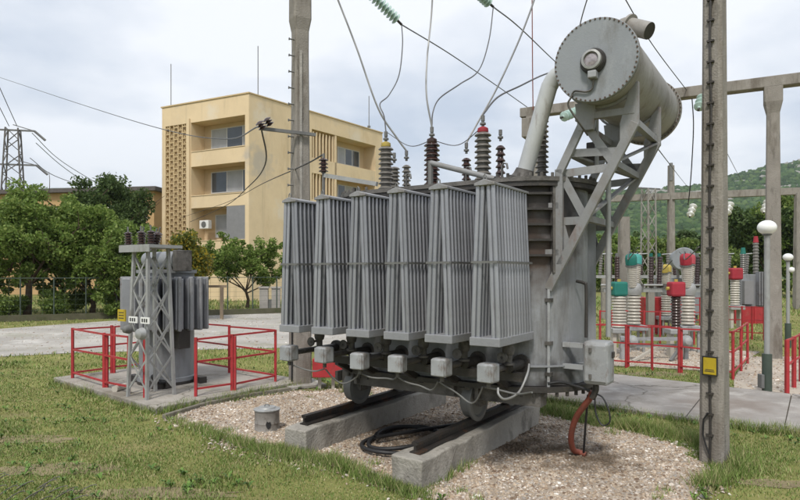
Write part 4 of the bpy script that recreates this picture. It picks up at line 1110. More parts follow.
for k, (x, y, tx) in enumerate(((-.28, -.18, -.08), (-.10, -.10, .25), (.03, -.18, -.05), (.17, -.05, .45), (.26, -.18, -.05), (-.2, .18, .3))):
    b = G().lathe(sheds(5, .035, .06, .19), (x, y, HT + .05), (tx, 0, 1), 12).build('bushing', M['porc_brown'], LT, smooth=30)
    G().cyl(V(x, y, HT + .05) + V(tx, 0, 1).normalized() * .19, V(x, y, HT + .05) + V(tx, 0, 1).normalized() * .27, .012, n=6).build('terminal', M['galv_dark'], b)
yb = G().bx(-.35, -.17, -.31, -.29, 1.10, 1.27).build('yellow_plate', M['yellow'], LT)
for z_ in (1.22, 1.18, 1.14): G().bx(-.32, -.20, -.312, -.3105, z_, z_ + .012).build('printed_line', M['ink'], yb)
for x in (.02, .30):
    tg = G().bx(x - .10, x + .10, -.31, -.295, 1.09, 1.18).build('number_tag', M['white'], LT)
    for i in range(3): G().bx(x - .07 + i * .05, x - .04 + i * .05, -.3125, -.3105, 1.11, 1.16).build('printed_figure', M['ink'], tg)
G().lathe([(.02, 0), (.07, 0), (.09, .03), (.07, .10), (.02, .12)], (.28, -.30, .95), (0, -1, 0), 14).build('motor', M['galv'], LT, smooth=40)
G().lathe([(.02, 0), (.06, 0), (.07, .03), (.05, .10), (.02, .12)], (-.05, -.30, 1.0), (0, -1, 0), 14).build('motor', M['galv_dark'], LT, smooth=40)
G().cyl((.30, -.27, 1.0), (.30, -.27, 2.0), .012, n=6).build('conduit', M['galv'], LT)

# ------------------------------------------------------------------ red railings
def railing(name, label, posts, h, rails, closed=False, z0=0.0, gaps=(), w=.038, thick=()):
    """posts: ground points; every post and every length of rail is a part"""
    c = V(*posts[0][:2], z0)
    t = thing(name, label, 'railing', c)
    pts = [V(p[0], p[1], (p[2] if len(p) > 2 else z0)) - c for p in posts]
    for i, p in enumerate(pts):
        G().bx(p.x - w / 2, p.x + w / 2, p.y - w / 2, p.y + w / 2, p.z, p.z + h).build('post', M['red'], t)
        if i in thick: G().bx(p.x + w * .7, p.x + w * 1.7, p.y - w / 2, p.y + w / 2, p.z, p.z + h - .03).build('post', M['red'], t)
    n = len(pts)
    for i in range(n if closed else n - 1):
        if i in gaps: continue
        a, b = pts[i], pts[(i + 1) % n]
        for r in rails:
            d = (b - a).normalized() * (w / 2 + .002)
            G().bar(a + V(random.uniform(-.006, .006), 0, r + random.uniform(-.012, .012)) + d, b + V(0, 0, r + random.uniform(-.012, .012)) - d, .027, .027).build('rail_bar', M['red'], t)
    return t
fp = [pad(.30, -.17), pad(.75, -.18), pad(1.54, -.18), pad(2.82, -.12), pad(2.82, .55), pad(2.80, 1.88), pad(1.2, 1.90), pad(-.14, 1.86), pad(-.22, .95), pad(-.2, .34)]
railing('red_railing', 'red steel railing round the small transformer\'s concrete pad', [(p.x, p.y) for p in fp], .86, (.84, .50, .10), z0=.10, gaps=(0,), thick=(2, 4, 8))
G().cyl(pad(1.2, -.0, .14), pad(1.05, -.25, .14), .05, n=14).build('drain_pipe', M['porc_white'])
tag(bpy.data.objects['drain_pipe'], 'short pale pipe end lying on the pad by the lattice stand', 'pipe')

# ================================================================== ochre building
BC = V(-10.17, 41.0, 0)
BL, BR = V(-7.3, 3.7, 0).normalized(), V(8.6, 11.7, 0).normalized()
NL, NR = V(-BL.y, BL.x, 0) , V(BR.y, -BR.x, 0)
if NL.y > 0: NL = -NL
LB, RB, DEP, BH = 8.18, 14.6, 1.3, 14.0
BT = thing('ochre_building', 'four-storey ochre building with recessed balconies and a pierced concrete screen', 'building', BC)
def fpt(face, a, b, z):
    d, n = (BL, NL) if face == 'L' else (BR, NR)
    return d * a - n * b + V(0, 0, z)
def fblock(g, face, a0, a1, b0, b1, z0, z1):
    q = [fpt(face, a, b, 0) for a, b in ((a0, b0), (a1, b0), (a1, b1), (a0, b1))]
    return g.prism([(p.x, p.y) for p in q], z0, z1)
pl = BL * LB - NL * DEP; pr = BR * RB - NR * DEP; pb = BL * LB + BR * RB
# inner corner of the core
A = np.array([[BL.x, -BR.x], [BL.y, -BR.y]]); rhs = np.array([(-NR * DEP + NL * DEP).x, (-NR * DEP + NL * DEP).y])
s_ = np.linalg.solve(A, rhs)[0]; pc = BL * s_ - NL * DEP
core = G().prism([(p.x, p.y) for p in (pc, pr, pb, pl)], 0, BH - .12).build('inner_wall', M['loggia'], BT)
LEV = [(3.30, 4.15, 6.50), (6.50, 7.35, 9.45), (9.45, 10.50, 12.60)]      # floor, parapet top, opening top
g = G()
fblock(g, 'L', 0, .34, 0, DEP - .003, 3.3, 12.6)
fblock(g, 'L', 5.30, 5.75, 0, DEP - .003, 3.3, 12.6)
fblock(g, 'L', 7.85, LB, 0, DEP - .003, 3.3, 12.6)
fblock(g, 'L', 0, LB, 0, DEP - .003, 0, 3.298)
fblock(g, 'L', 0, LB, 0, DEP - .003, 12.602, BH)
g.build('left_wall', M['ochre'], BT)
g = G()
fblock(g, 'R', .01, 1.40, 0.0, .28, 0, BH - .004)
fblock(g, 'R', 1.402, 5.98, 0.0, DEP - .003, 0, BH - .004)
fblock(g, 'R', 13.65, RB, 0.0, DEP - .003, 0, BH - .004)
fblock(g, 'R', 5.982, 13.648, 0.0, DEP - .003, 0, 3.298)
fblock(g, 'R', 5.982, 13.648, 0.0, DEP - .003, 12.75, BH - .004)
g.build('right_wall', M['ochre'], BT)
cop = G()
q = [fpt('L', LB + .08, -.06, 0), fpt('L', -.05, -.06, 0), fpt('R', RB + .05, -.06, 0), fpt('R', RB + .05, .5, 0), fpt('L', .2, .5, 0), fpt('L', LB + .08, .5, 0)]
cop.prism([(p.x, p.y) for p in (q[0], q[1], q[4], q[5])], BH + .003, BH + .09)
cop.prism([(p.x, p.y) for p in (q[1], q[2], q[3], q[4])], BH + .004, BH + .085)
cop.build('roof_edge', M['ochre_dark'], BT)
for (z0, zp, z1) in LEV:
    p = fblock(G(), 'L', .342, 5.298, .02, .17, z0 + .002, zp).build('balcony_parapet', M['ochre'], BT)
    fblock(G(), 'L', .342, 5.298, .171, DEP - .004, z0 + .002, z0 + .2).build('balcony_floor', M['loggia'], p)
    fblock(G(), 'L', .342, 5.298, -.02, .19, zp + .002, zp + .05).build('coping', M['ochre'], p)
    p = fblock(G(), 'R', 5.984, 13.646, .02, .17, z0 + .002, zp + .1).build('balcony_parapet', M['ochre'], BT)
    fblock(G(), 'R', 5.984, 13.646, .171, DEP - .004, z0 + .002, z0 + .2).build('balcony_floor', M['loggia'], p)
    for i in range(7):
        a = 6.15 + i * .36
        fblock(G(), 'R', a, a + .10, .05, .16, zp + .102, z1 + .0).build('slat', M['ochre'], p)
fblock(G(), 'L', 5.36, 5.44, -.09, -.01, .3, 12.9).build('downpipe', M['loggia'], BT)
fblock(G(), 'R', 8.55, 8.75, .02, DEP - .004, 3.3, 12.748).build('balcony_divider', M['ochre'], BT)
# pierced screen at the left
g = G()
a0, a1, z0, z1 = 5.752, 7.848, 3.3, 12.598
nc, nr = 5, 22
for i in range(nc + 1):
    a = a0 + (a1 - a0) * i / nc
    fblock(g, 'L', max(a - .045, a0), min(a + .045, a1), .02, .16, z0, z1)
for j in range(nr):
    for i in range(nc):
        za = z0 + (z1 - z0) * (j + (.0 if i % 2 else .5)) / nr
        aa = a0 + (a1 - a0) * i / nc
        fblock(g, 'L', aa + .046, aa + (a1 - a0) / nc - .046, .03, .15, za, za + .07)
        am = aa + (a1 - a0) / nc / 2
        fblock(g, 'L', am - .035, am + .035, .04, .14, za + .09, za + (z1 - z0) / nr * .55)
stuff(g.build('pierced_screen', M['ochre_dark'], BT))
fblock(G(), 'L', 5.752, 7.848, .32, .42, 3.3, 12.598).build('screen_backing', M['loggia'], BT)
def window(face, a0, a1, z0, z1, depth, panes, mats):
    w = fblock(G(), face, a0, a1, depth - .05, depth, z0, z1).build('window', M['frame_white'], BT)
    for i in range(panes):
        p0 = a0 + .10 + (a1 - a0 - .10) * i / panes; p1 = a0 + (a1 - a0 - .10) * (i + 1) / panes
        fblock(G(), face, p0, p1, depth - .062, depth - .052, z0 + .07, z1 - .07).build('pane', M[mats[i % len(mats)]], w)
    return w
dd = DEP - .004
window('L', .12, 4.6, 10.75, 12.30, dd, 3, ['curtain', 'glass', 'curtain'])
window('L', .12, 4.6, 7.65, 9.20, dd, 3, ['glass', 'curtain', 'glass'])
window('L', 1.2, 4.2, 4.45, 6.10, dd, 2, ['glass', 'curtain'])
fblock(G(), 'L', .345, 2.0, .03, .10, 4.205, 6.495).build('cladding_panel', M['cladding'], BT)
window('R', 10.2, 13.0, 10.9, 12.3, dd, 3, ['curtain', 'glass', 'glass'])
window('R', 10.2, 13.0, 7.8, 9.2, dd, 3, ['glass', 'curtain', 'glass'])
ac = thing('air_conditioner', 'white air-conditioner box on the lowest recessed balcony of the ochre building', 'air conditioner', BC + fpt('L', 4.4, .5, 5.35))
rz = math.atan2(BL.y, BL.x)
G().box((0, 0, 0), (.85, .35, .60), rz).build('case', M['white'], ac, bevel=.03)
n = NL * .18
G().lathe([(.02, 0), (.22, 0), (.22, .02), (.02, .02)], n, NL, 20).build('fan_grille', M['galv_dark'], ac)
for i, (x, yb, yt, Y) in enumerate(((171, 106, 64, 45.5), (258, 95, 46, 42.5), (369, 131, 96, 50))):
    b, t = at(x, yb, Y), at(x, yt, Y)
    b.z = BH - .15
    an = thing('antenna_mast', ['thin roof mast at the left end of the ochre building', 'thin roof mast above the near corner of the ochre building', 'thin roof mast at the far right end of the ochre building'][i], 'mast', b, 0, 'roof masts')
    G().cyl((0, 0, 0), (0, 0, t.z - b.z), .03, n=6).build('rod', M['galv_dark'], an)
    G().bx(-.12, .12, -.12, .12, 0, .13).build('base', M['galv_dark'], an)

# low building behind the trees
LBO = V(-21.0, 52.0, 0)
LW = thing('low_building', 'low brown-ochre building with dark flat roof behind the left trees', 'building', LBO, R(180 - 9))
G().bx(0, 26, -10, 0, 0, 8.9).build('wall', M['wall_low'], LW)
G().bx(-.4, 26.4, -10.4, .5, 8.905, 9.25).build('roof', M['roof_dark'], LW)
for i in range(10):
    w = G().bx(.6 + i * 2.4, 2.2 + i * 2.4, .003, .03, 6.4, 7.6).build('window', M['frame_white'], LW)
    G().bx(.68 + i * 2.4, 1.38 + i * 2.4, .032, .04, 6.48, 7.52).build('pane', M['glass'], w)
    G().bx(1.46 + i * 2.4, 2.12 + i * 2.4, .032, .04, 6.48, 7.52).build('pane', M['glass'], w)

# gate posts and wall in front of the building
for i, x in enumerate((264, 276)):
    p = at(x, 313, 29.5); p.z = 0
    gp_ = thing('gate_post', ['square grey gate post before the ochre building, nearer the small tree', 'square grey gate post before the ochre building, beside the radiators'][i], 'gate post', p, R(8), 'gate posts')
    G().bx(-.20, .20, -.2, .2, 0, 1.15).build('shaft', M['concrete'], gp_, bevel=.015)
    G().bx(-.25, .25, -.25, .25, 1.152, 1.24).build('cap', M['concrete'], gp_, bevel=.015)
p = at(269.5, 312, 30); p.z = 0
wb = thing('white_box', 'small white box standing between the grey gate posts', 'box', p)
G().bx(-.12, .12, -.1, .1, 0, .55).build('case', M['white'], wb, bevel=.01)
G().bx(-.14, .14, -.12, .12, .552, .6).build('lid', M['white'], wb)
# timber frame
p = at(214, 318, 25.0); p.z = 0
tf = thing('timber_frame', 'weathered timber frame behind the small transformer', 'frame', p)
for x in (-.8, .32): G().bx(x - .06, x + .06, -.06, .06, 0, 1.30).build('post', M['wood'], tf)
G().bx(-.95, .5, -.05, .05, 1.302, 1.40).build('beam', M['wood'], tf)
G().bar((-.74, 0, .5), (-.3, 0, 1.29), .05, .06).build('brace', M['wood'], tf)

# ------------------------------------------------------------------ mesh fence along the left road
FA, FB = gd(-90, 325), gd(300, 312.5)
FA, FB = V(*FA, 0), V(*FB, 0)
mf = thing('mesh_fence', 'dark wire mesh fence on a low wall under the left trees', 'fence', FA)
dF = FB - FA
n = 13
for i in range(n + 1):
    p = dF * (i / n)
    G().cyl(p + V(0, 0, .2), p + V(0, 0, 1.75), .03, n=6).build('post', M['lamp_green'], mf)
for i in range(n):
    a, b = dF * (i / n), dF * ((i + 1) / n); d = (b - a).normalized() * .035
    G().bar(a + V(0, 0, 1.70) + d, b + V(0, 0, 1.70) - d, .03, .03).build('top_rail', M['lamp_green'], mf)
    g = G()
    for k in range(1, 7): g.bar(a + V(0, 0, .2 + k * .21) + d, b + V(0, 0, .2 + k * .21) - d, .006, .006)
    L_ = (b - a).length; m_ = int(L_ / .3)
    for k in range(1, m_):
        q = a + (b - a) * (k / m_); g.bar(q + V(0, .008, .25), q + V(0, .008, 1.68), .006, .006)
    g.build('wire_panel', M['lamp_green'], mf)
off = V(0, 0, .12)
tag(G().bar(FA + off, FB + off, .18, .26).build('low_wall', mk('mossy_wall', (.10, .095, .06), .95, var=.3, bump=.4, dirt=[((.05, .06, .02), 2, .5, 1)])), 'low mossy wall carrying the mesh fence along the left road', 'wall')

# ================================================================== trees
def limb(g, p, d, l, r, depth, tips):
    pts = [p]; q = p.copy(); dd_ = d.normalized()
    for i in range(4):
        dd_ = (dd_ + V(random.uniform(-.22, .22), random.uniform(-.22, .22), random.uniform(-.05, .16))).normalized()
        q = q + dd_ * (l / 4); pts.append(q.copy())
    g.tube(pts, [r * (1 - .13 * i) for i in range(5)], 6 if depth else 8)
    tips.append(q.copy()); tips.append(pts[3].copy())
    if depth < 2:
        for i in range(3):
            a = random.uniform(0, 6.28)
            nd = (dd_ * .7 + V(math.cos(a), math.sin(a), random.uniform(.0, .6)) * .8).normalized()
            limb(g, pts[2 + (i % 3)], nd, l * random.uniform(.5, .72), r * .5, depth + 1, tips)
def leaves(name, centers, radii, per, size, mat, parent, droop=0.2, flat=.8):
    C = np.array(centers); n = len(C) * per
    base = np.repeat(C, per, 0); rr = np.repeat(np.array(radii), per)
    u = rng.normal(0, 1, (n, 3)); u /= np.linalg.norm(u, axis=1)[:, None]
    rad = rr * rng.random(n) ** .45
    P = base + u * rad[:, None] * np.array([1, 1, flat])
    s = size * rng.uniform(.6, 1.35, n)
    d = u * .6 + rng.normal(0, .7, (n, 3)); d[:, 2] -= droop; d /= np.linalg.norm(d, axis=1)[:, None]
    t = np.cross(d, rng.normal(0, 1, (n, 3))); t /= np.linalg.norm(t, axis=1)[:, None] + 1e-9
    v0, v2 = P - d * s[:, None] * .5, P + d * s[:, None] * .5
    v1, v3 = P + t * s[:, None] * .27, P - t * s[:, None] * .27
    vv = np.stack([v0, v1, v2, v3], 1).reshape(-1, 3)
    ff = np.arange(4 * n).reshape(-1, 4)
    return np_mesh(name, vv, ff, mat, parent=parent)
def tree(label, base, h, cw, trunk_h, leafm, per=110, size=.16, nl=6, name='leafy_tree', r0=.12, clump=.5, extra=24, group=None, crown_low=.35):
    base = V(base); base.z = 0
    t = thing(name, label, 'tree', base, 0, group)
    g = G(); tips = []
    tr = [V(0, 0, 0), V(.06, .02, trunk_h * .5), V(random.uniform(-.12, .12), random.uniform(-.1, .1), trunk_h)]
    g.tube(tr, [r0 * 1.25, r0, r0 * .85], 9)
    for i in range(nl):
        a = 6.28 * i / nl + random.uniform(-.3, .3)
        up = random.uniform(.5, 1.6)
        limb(g, tr[2] - V(0, 0, trunk_h * .2 * random.random()), V(math.cos(a), math.sin(a), up), (h - trunk_h) * random.uniform(.45, .66), r0 * .5, 0, tips)
    g.build('trunk', M['bark'], t, smooth=60)
    cz0 = h * crown_low
    cs, rs = [], []
    ph = random.uniform(0, 6.28)
    for q in tips:
        k = Vector((q.x, q.y, q.z))
        m = math.hypot(k.x, k.y)
        lim = cw / 2 * random.uniform(.75, 1.15)
        if m > lim: k.x *= lim / m; k.y *= lim / m
        k.z = min(k.z, h - clump * .5)
        cs.append(tuple(k)); rs.append(clump * random.uniform(.55, 1.1))
    for i in range(extra):
        a = random.uniform(0, 6.28); zz = random.uniform(0, 1); prof = math.sin(math.pi * (.16 + .78 * zz)) ** .7
        lob = .82 + .30 * math.sin(a * 3 + ph) * math.sin(zz * 5 + ph * 2)
        m = cw / 2 * prof * lob * random.uniform(.5, 1.12)
        cs.append((math.cos(a) * m, math.sin(a) * m, cz0 + (h - cz0) * zz)); rs.append(clump * random.uniform(.5, 1.05))
    leaves('crown', cs, rs, per, size, leafm, t)
    return t
G1 = 'trees left of the road'
tree('leafy tree with a visible dark trunk at the left edge behind the mesh fence', at(27, 318, 25.8), 5.6, 4.4, 1.5, M['leaf2'], 140, .145, r0=.14, clump=.44, extra=60, group=G1, crown_low=.27)
tree('broad leafy tree left of the small transformer, behind the mesh fence', at(92, 316, 27.0), 4.7, 5.2, .9, M['leaf2'], 140, .145, r0=.11, clump=.44, extra=90, group=G1, crown_low=.06)
tree('leafy tree cut by the left picture edge behind the mesh fence', at(-18, 318, 27.5), 5.2, 3.6, 1.2, M['leaf'], 140, .145, clump=.44, extra=50, group=G1, crown_low=.1)
tree('thin light-green tree between the two broad left trees', at(60, 317, 28.5), 5.0, 3.6, 1.2, M['leaf'], 140, .145, clump=.42, extra=60, group=G1, crown_low=.07)
tree('small leafy tree whose crown touches the small transformer', at(122, 316, 26.0), 4.1, 3.0, .7, M['leaf2'], 140, .14, clump=.38, extra=50, group=G1, crown_low=.05)
tree('dense dark-green round tree rising before the low building', at(112, 300, 40.0), 7.9, 4.3, 2.0, M['leaf_dark'], 150, .22, nl=7, r0=.2, clump=.75, extra=80, crown_low=.25)
tree('small bright-green tree with crooked trunk before the ochre building', at(247, 309, 32.0), 4.0, 4.4, 1.0, M['leaf2'], 90, .145, nl=7, r0=.08, clump=.33, extra=14, crown_low=.38)
tree('tall yellowing shrub behind the small transformer', at(182, 317, 24.5), 3.5, 2.0, .5, M['leaf_yellow'], 70, .15, nl=5, r0=.05, clump=.40, extra=14, name='shrub', crown_low=.2)
# hedge plants at the foot of the fence
for i, (x, lab) in enumerate(((10, 'low bush under the fence at the far left'), (52, 'low bush by the fence right of the dark trunk'), (142, 'low bush by the fence behind the lattice stand'))):
    tree(lab, at(x, 319, 25.2), .9, 1.4, .2, M['leaf'], 60, .12, nl=4, r0=.03, clump=.3, extra=8, name='bush', group='bushes along the mesh fence', crown_low=.1)
# trees behind the switchyard
G2 = 'trees behind the switchyard'
rt = [(588, 66, 6.0, 7, 'leaf', 'green tree behind the switchyard, seen through the conservator frame'), (612, 60, 5.6, 5.5, 'leaf2', 'bright tree behind the green-capped breaker'), (636, 74, 6.6, 8, 'leaf_dark', 'dark tree behind the lattice mast'),
      (664, 62, 5.4, 6.5, 'leaf', 'green tree behind the yellow-capped breaker'), (690, 70, 6.6, 7, 'leaf_dark', 'dark tree behind the red-capped breaker'), (722, 64, 4.8, 6, 'leaf2', 'bright low tree right of the near pole'),
      (748, 58, 4.8, 5.5, 'leaf', 'green tree behind the far grey transformer'), (770, 50, 7.2, 6.5, 'leaf_dark', 'tall dark tree behind the gantry column'), (797, 48, 8.2, 7.0, 'leaf', 'tallest tree at the right edge behind the lamp posts'), (828, 46, 8.4, 7, 'leaf_dark', 'dark tree cut by the right picture edge')]
for x, Y, h, cw, lm, lab in rt:
    tree(lab, at(x, 290, Y), h, cw, 1.4, M[lm], 80, .32, nl=6, r0=.16, clump=.85, extra=52, group=G2, crown_low=.08)

# ================================================================== switchyard at right
def gantry_beam(p0, p1, w, h): return G().bar(p0, p1, w, h)
# near gantry: a concrete column and beam, plus the column hidden behind the pale pipe
ga, gb = V(3.55, 16.1, 0), V(8.33, 13.6, 0)
gdir = (gb - ga).normalized()
ge = ga + gdir * 11.5
GT = thing('concrete_gantry', 'concrete gantry with long beam passing behind the conservator', 'gantry', gb)
rzg = math.atan2(gdir.y, gdir.x)
for p in (ga, gb, ge):
    q = p - gb
    c = pole_mesh([(0, .34), (5.2, .25), (5.45, .25), (5.70, .36), (6.03, .36)], .06).build('column', M['conc_pole'], GT, loc=q, rz=rzg)
G().bar(ga - gb - gdir * .35 + V(0, 0, 6.15), ge - gb + gdir * .5 + V(0, 0, 6.15), .30, .24).build('beam', M['conc_pole'], GT, bevel=.015)
G().box(ga - gb + V(0, 0, 5.72), (.55, .5, .5), rzg).build('corbel', M['conc_pole'], GT, bevel=.02)
# far gantry
fa, fb = V(11.5, 34.5, 0), V(23.5, 32.0, 0)
FG = thing('concrete_gantry', 'distant concrete gantry whose low beam crosses in front of the hillside', 'gantry', fb)
for x, Y, top in ((608, 35, 6.1), (671, 34, 7.9), (798, 32, 6.1)):
    p = at(x, 300, Y); p.z = 0
    pole_mesh([(0, .40), (top, .28)], .1).build('column', M['conc_pole'], FG, loc=p - fb)
a, b = at(606, 199, 35), at(840, 189.5, 31.5)
G().bar(a - fb, b - fb, .36, .36).build('beam', M['conc_pole'], FG)
# small concrete post left of the breakers
p = at(624, 335, 18.5); p.z = 0
tag(pole_mesh([(0, .36), (3.6, .28)], .12).build('concrete_post', M['conc_pole'], loc=p), 'plain concrete post rising left of the green-capped breaker', 'post')
p = at(646, 345, 16.5); p.z = 0

# strain insulators hanging at the gantries
def disc_string(name, label, p0, p1, n, r, mat, group=None):
    p0, p1 = V(p0), V(p1); d = p1 - p0; L_ = d.length; d.normalize()
    t = thing(name, label, 'insulator', p0, 0, group)
    for i in range(n):
        z = L_ * (i + .15) / n; s = L_ / n
        G().lathe([(r * .25, z), (r * .35, z + s * .1), (r, z + s * .45), (r * .96, z + s * .55), (r * .3, z + s * .75), (r * .2, z + s * .95)], (0, 0, 0), d, 14).build('disc', mat, t, smooth=40)
    G().cyl(d * 0 - d * .05, d * L_ * .15 / n, r * .2, n=8).build('fitting', M['oily'], t)
    G().cyl(d * (L_ * .98), d * (L_ + .10), r * .22, n=8).build('fitting', M['oily'], t)
    return p1 + d * .10
GI = 'strain insulators'
tipA = disc_string('strain_insulator', 'green glass strain insulator at the top, left of the conductors', at(371, -6, 8.6), at(397, 20, 8.9), 9, .085, M['glass_ins'], GI)
tipB = disc_string('strain_insulator', 'green glass strain insulator just leaving the top edge above the radiators', at(468, -16, 8.4), at(489, 3, 8.7), 9, .08, M['glass_ins'], GI)
disc_string('strain_insulator', 'pale glass insulator hanging at the gantry, left of the conservator supports', at(578, 111, 14.6), at(563, 117, 14.2), 5, .12, M['glass_ins'], GI)
disc_string('strain_insulator', 'pale insulator under the gantry beam, beside the near pole', at(703, 96, 13.6), at(699, 108, 13.3), 3, .12, M['glass_ins'], GI)
for i, (x, y, lab) in enumerate(((692, 213, 'white insulator on the far gantry, left of the near pole'), (729, 211, 'white insulator on the far gantry, just right of the near pole'), (766, 209, 'white insulator on the far gantry, beside the near gantry column'))):
    disc_string('strain_insulator', lab, at(x + 2, y - 9, 32.5), at(x - 2, y + 3, 32.0), 3, .20, M['white'], GI)

# breakers
def post_ins(name, p0, p1, r, n, mat, parent):
    p0, p1 = V(p0), V(p1); L_ = (p1 - p0).length
    return G().lathe(sheds(n, r * .78, r, L_), p0, p1 - p0, 18).build(name, mat, parent, smooth=30)
def breaker(label, loc, capa, capb, s=1.0, rz=0.0):
    t = thing('circuit_breaker', label, 'circuit breaker', loc, rz, 'circuit breakers')
    for x in (-.16, .16):
        for y in (-.16, .16): G().bx((x - .025) * s, (x + .025) * s, (y - .025) * s, (y + .025) * s, 0, .5 * s).build('stand_leg', M['galv'], t)
    G().bx(-.24 * s, .24 * s, -.24 * s, .24 * s, .502 * s, .62 * s).build('base', M['box_grey'], t, bevel=.02)
    post_ins('post_insulator', (0, 0, .63 * s), (0, 0, 1.30 * s), .155 * s, 9, M['porc_white'], t)
    G().lathe([(.05 * s, 0), (.15 * s, .01), (.17 * s, .10 * s), (.17 * s, .2 * s), (.13 * s, .28 * s), (.05 * s, .30 * s)], (0, 0, 1.302 * s), (0, 0, 1), 20).build('mechanism_head', M['galv'], t, smooth=50)
    for (dx, dy, cm) in ((-.13, -.18, capa), (.11, .16, capb)):
        p0, p1 = V(dx * .45, dy * .45, 1.50) * s, V(dx, dy, 2.02) * s
        d = (p1 - p0).normalized()
        L_ = (p1 - p0).length
        G().lathe([(r_ * (1 + .35 * z_ / L_), z_) for r_, z_ in sheds(12, .082 * s, .094 * s, L_)], p0, d, 18).build('interrupter', M['porc_white'], t, smooth=30)
        G().lathe([(.08 * s, 0), (.125 * s, .005), (.128 * s, .15 * s), (.115 * s, .215 * s), (.06 * s, .25 * s), (.02 * s, .255 * s)], p1 + d * .002, d, 20).build('cap', cm, t, smooth=50)
        q_ = p1 + d * .25 * s
        G().tube(smooth_line([q_, q_ + V(dx * .5, dy * .5, .06), q_ + V(dx * 2, dy * 3, -.15), q_ + V(dx * 3, dy * 8, .1)], 4), .012, 6).build('jumper', M['wire'], t, smooth=60)
        G().lathe([(.108 * s, 0), (.135 * s, .0), (.135 * s, .03 * s), (.108 * s, .03 * s)], p1 - d * .035 * s, d, 18).build('clamp_ring', M['galv_dark'], t, smooth=40)
    return t
def current_tr(label, loc, cm, por, r, s=1.0, rz=0.0):
    t = thing('instrument_transformer', label, 'instrument transformer', loc, rz, 'instrument transformers')
    for x in (-.13, .13): G().bx((x - .04) * s, (x + .04) * s, -.1 * s, .1 * s, 0, .52 * s).build('stand_leg', M['porc_white'], t)
    G().bx(-.2 * s, .2 * s, -.18 * s, .18 * s, .522 * s, .64 * s).build('base', M['galv'], t, bevel=.02)
    post_ins('post_insulator', (0, 0, .642 * s), (0, 0, 1.37 * s), r * s, 11, por, t)
    G().bx(-.16 * s, .16 * s, -.16 * s, .16 * s, 1.372 * s, 1.70 * s).build('head', cm, t, bevel=.045 * s)
    G().cyl((0, 0, 1.701 * s), (0, 0, 1.76 * s), .04 * s, n=10).cyl((-.22 * s, 0, 1.55 * s), (-.161 * s, 0, 1.55 * s), .04 * s, n=10).build('terminal', M['yellow_cap'], t)
    return t
def ground(x, Y): return V((x - 400) / F * Y, Y, 0)
current_tr('pale ribbed instrument transformer with dark-green box head', ground(619, 14.0), M['green_cap'], M['porc_white'], .165)
current_tr('brown ribbed instrument transformer with red box head', ground(676, 13.8), M['red_cap'], M['porc_brown'], .115)
breaker('pale breaker with green and teal caps behind the green box head', ground(634, 14.7), M['green_cap'], M['teal_cap'], 1.04)
breaker('pale breaker with two red caps right of the yellow-capped one', ground(688, 14.6), M['red_cap'], M['pink_cap'], 1.04)
breaker('pale breaker with two yellow caps, farther back between the others', ground(666, 18.5), M['yellow_cap'], M['yellow_cap'], .95)
# low steel frame lying between the two front units
sf = thing('support_rack', 'low grey steel rack standing before the breakers behind the red railing', 'rack', ground(655, 13.3))
G().bar((-.75, 0, .46), (.75, 0, .46), .07, .07).build('beam', M['box_grey'], sf)
G().bar((-.75, .1, .30), (.75, .1, .30), .07, .07).build('beam', M['box_grey'], sf)
for x in (-.7, .7): G().bar((x, .05, 0), (x, .05, .52), .08, .08).build('leg', M['box_grey'], sf)
for x in (-.55, .62): G().lathe([(.02, 0), (.12, .01), (.13, .1), (.08, .2), (.02, .22)], (x, -.06, .42), (0, -1, .1), 14).build('motor', M['galv'], sf, smooth=40)
G().bar((-.6, -.3, .02), (.1, .1, .28), .06, .05).build('brace', M['porc_white'], sf)
G().bar((.2, -.3, .02), (.62, .1, .28), .06, .05).build('brace', M['galv_dark'], sf)
# disconnector with brown posts
dc = thing('disconnector', 'disconnector with slim brown posts on a grey cross-beam behind the breakers', 'disconnector', ground(652, 17.2))
x0, x1 = (603 - 652) / F * 17.2, (706 - 652) / F * 17.2
G().bar((x0, 0, 1.42), (x1, 0, 1.42), .14, .12).build('cross_beam', M['galv'], dc)
for x in (x0 + .5, -.05, x1 - .45): G().bx(x - .09, x + .09, -.09, .09, 0, 1.358).build('post', M['conc_pole'], dc)
for x in (609, 617, 651, 659, 697, 704):
    xx = (x - 652) / F * 17.2
    post_ins('post_insulator', (xx, 0, 1.485), (xx + random.uniform(-.03, .03), 0, 2.36), .075, 12, M['porc_brown'], dc)
    G().cyl((xx, 0, 2.36), (xx, 0, 2.46), .05, n=8).build('terminal', M['green_cap'] if x in (651, 659) else M['galv_dark'], dc)
G().cyl((x0 - .1, -.12, 1.56), (x1, -.12, 1.56), .03, n=8).build('drive_rod', M['galv'], dc)
for x in (-.9, -.4, .35, 1.0): G().box((x, -.1, 1.54), (.2, .16, .1)).build('gear_box', M['oily2'], dc)

# a second disconnector farther back
dc = thing('disconnector', 'farther disconnector with brown posts on a thin beam before the trees', 'disconnector', ground(660, 25.0))
x0, x1 = (596 - 660) / F * 25, (770 - 660) / F * 25
G().bar((x0, 0, 1.75), (x1, 0, 1.75), .14, .12).build('cross_beam', M['galv'], dc)
for x in (x0 + .3, x0 + 2.6, x1 - 2.4, x1 - .3): G().bx(x - .08, x + .08, -.08, .08, 0, 1.688).build('post', M['conc_pole'], dc)
for x in (600, 606, 628, 634, 641, 668, 675, 694, 728, 746):
    xx = (x - 660) / F * 25
    post_ins('post_insulator', (xx, 0, 1.815), (xx + random.uniform(-.08, .08), 0, 2.62), .08, 8, M['porc_brown'] if x % 2 else M['porc_grey'], dc)
    G().cyl((xx - .25, 0, 2.66), (xx + .3, .1, 2.70), .03, n=6).build('contact_arm', M['galv'], dc)
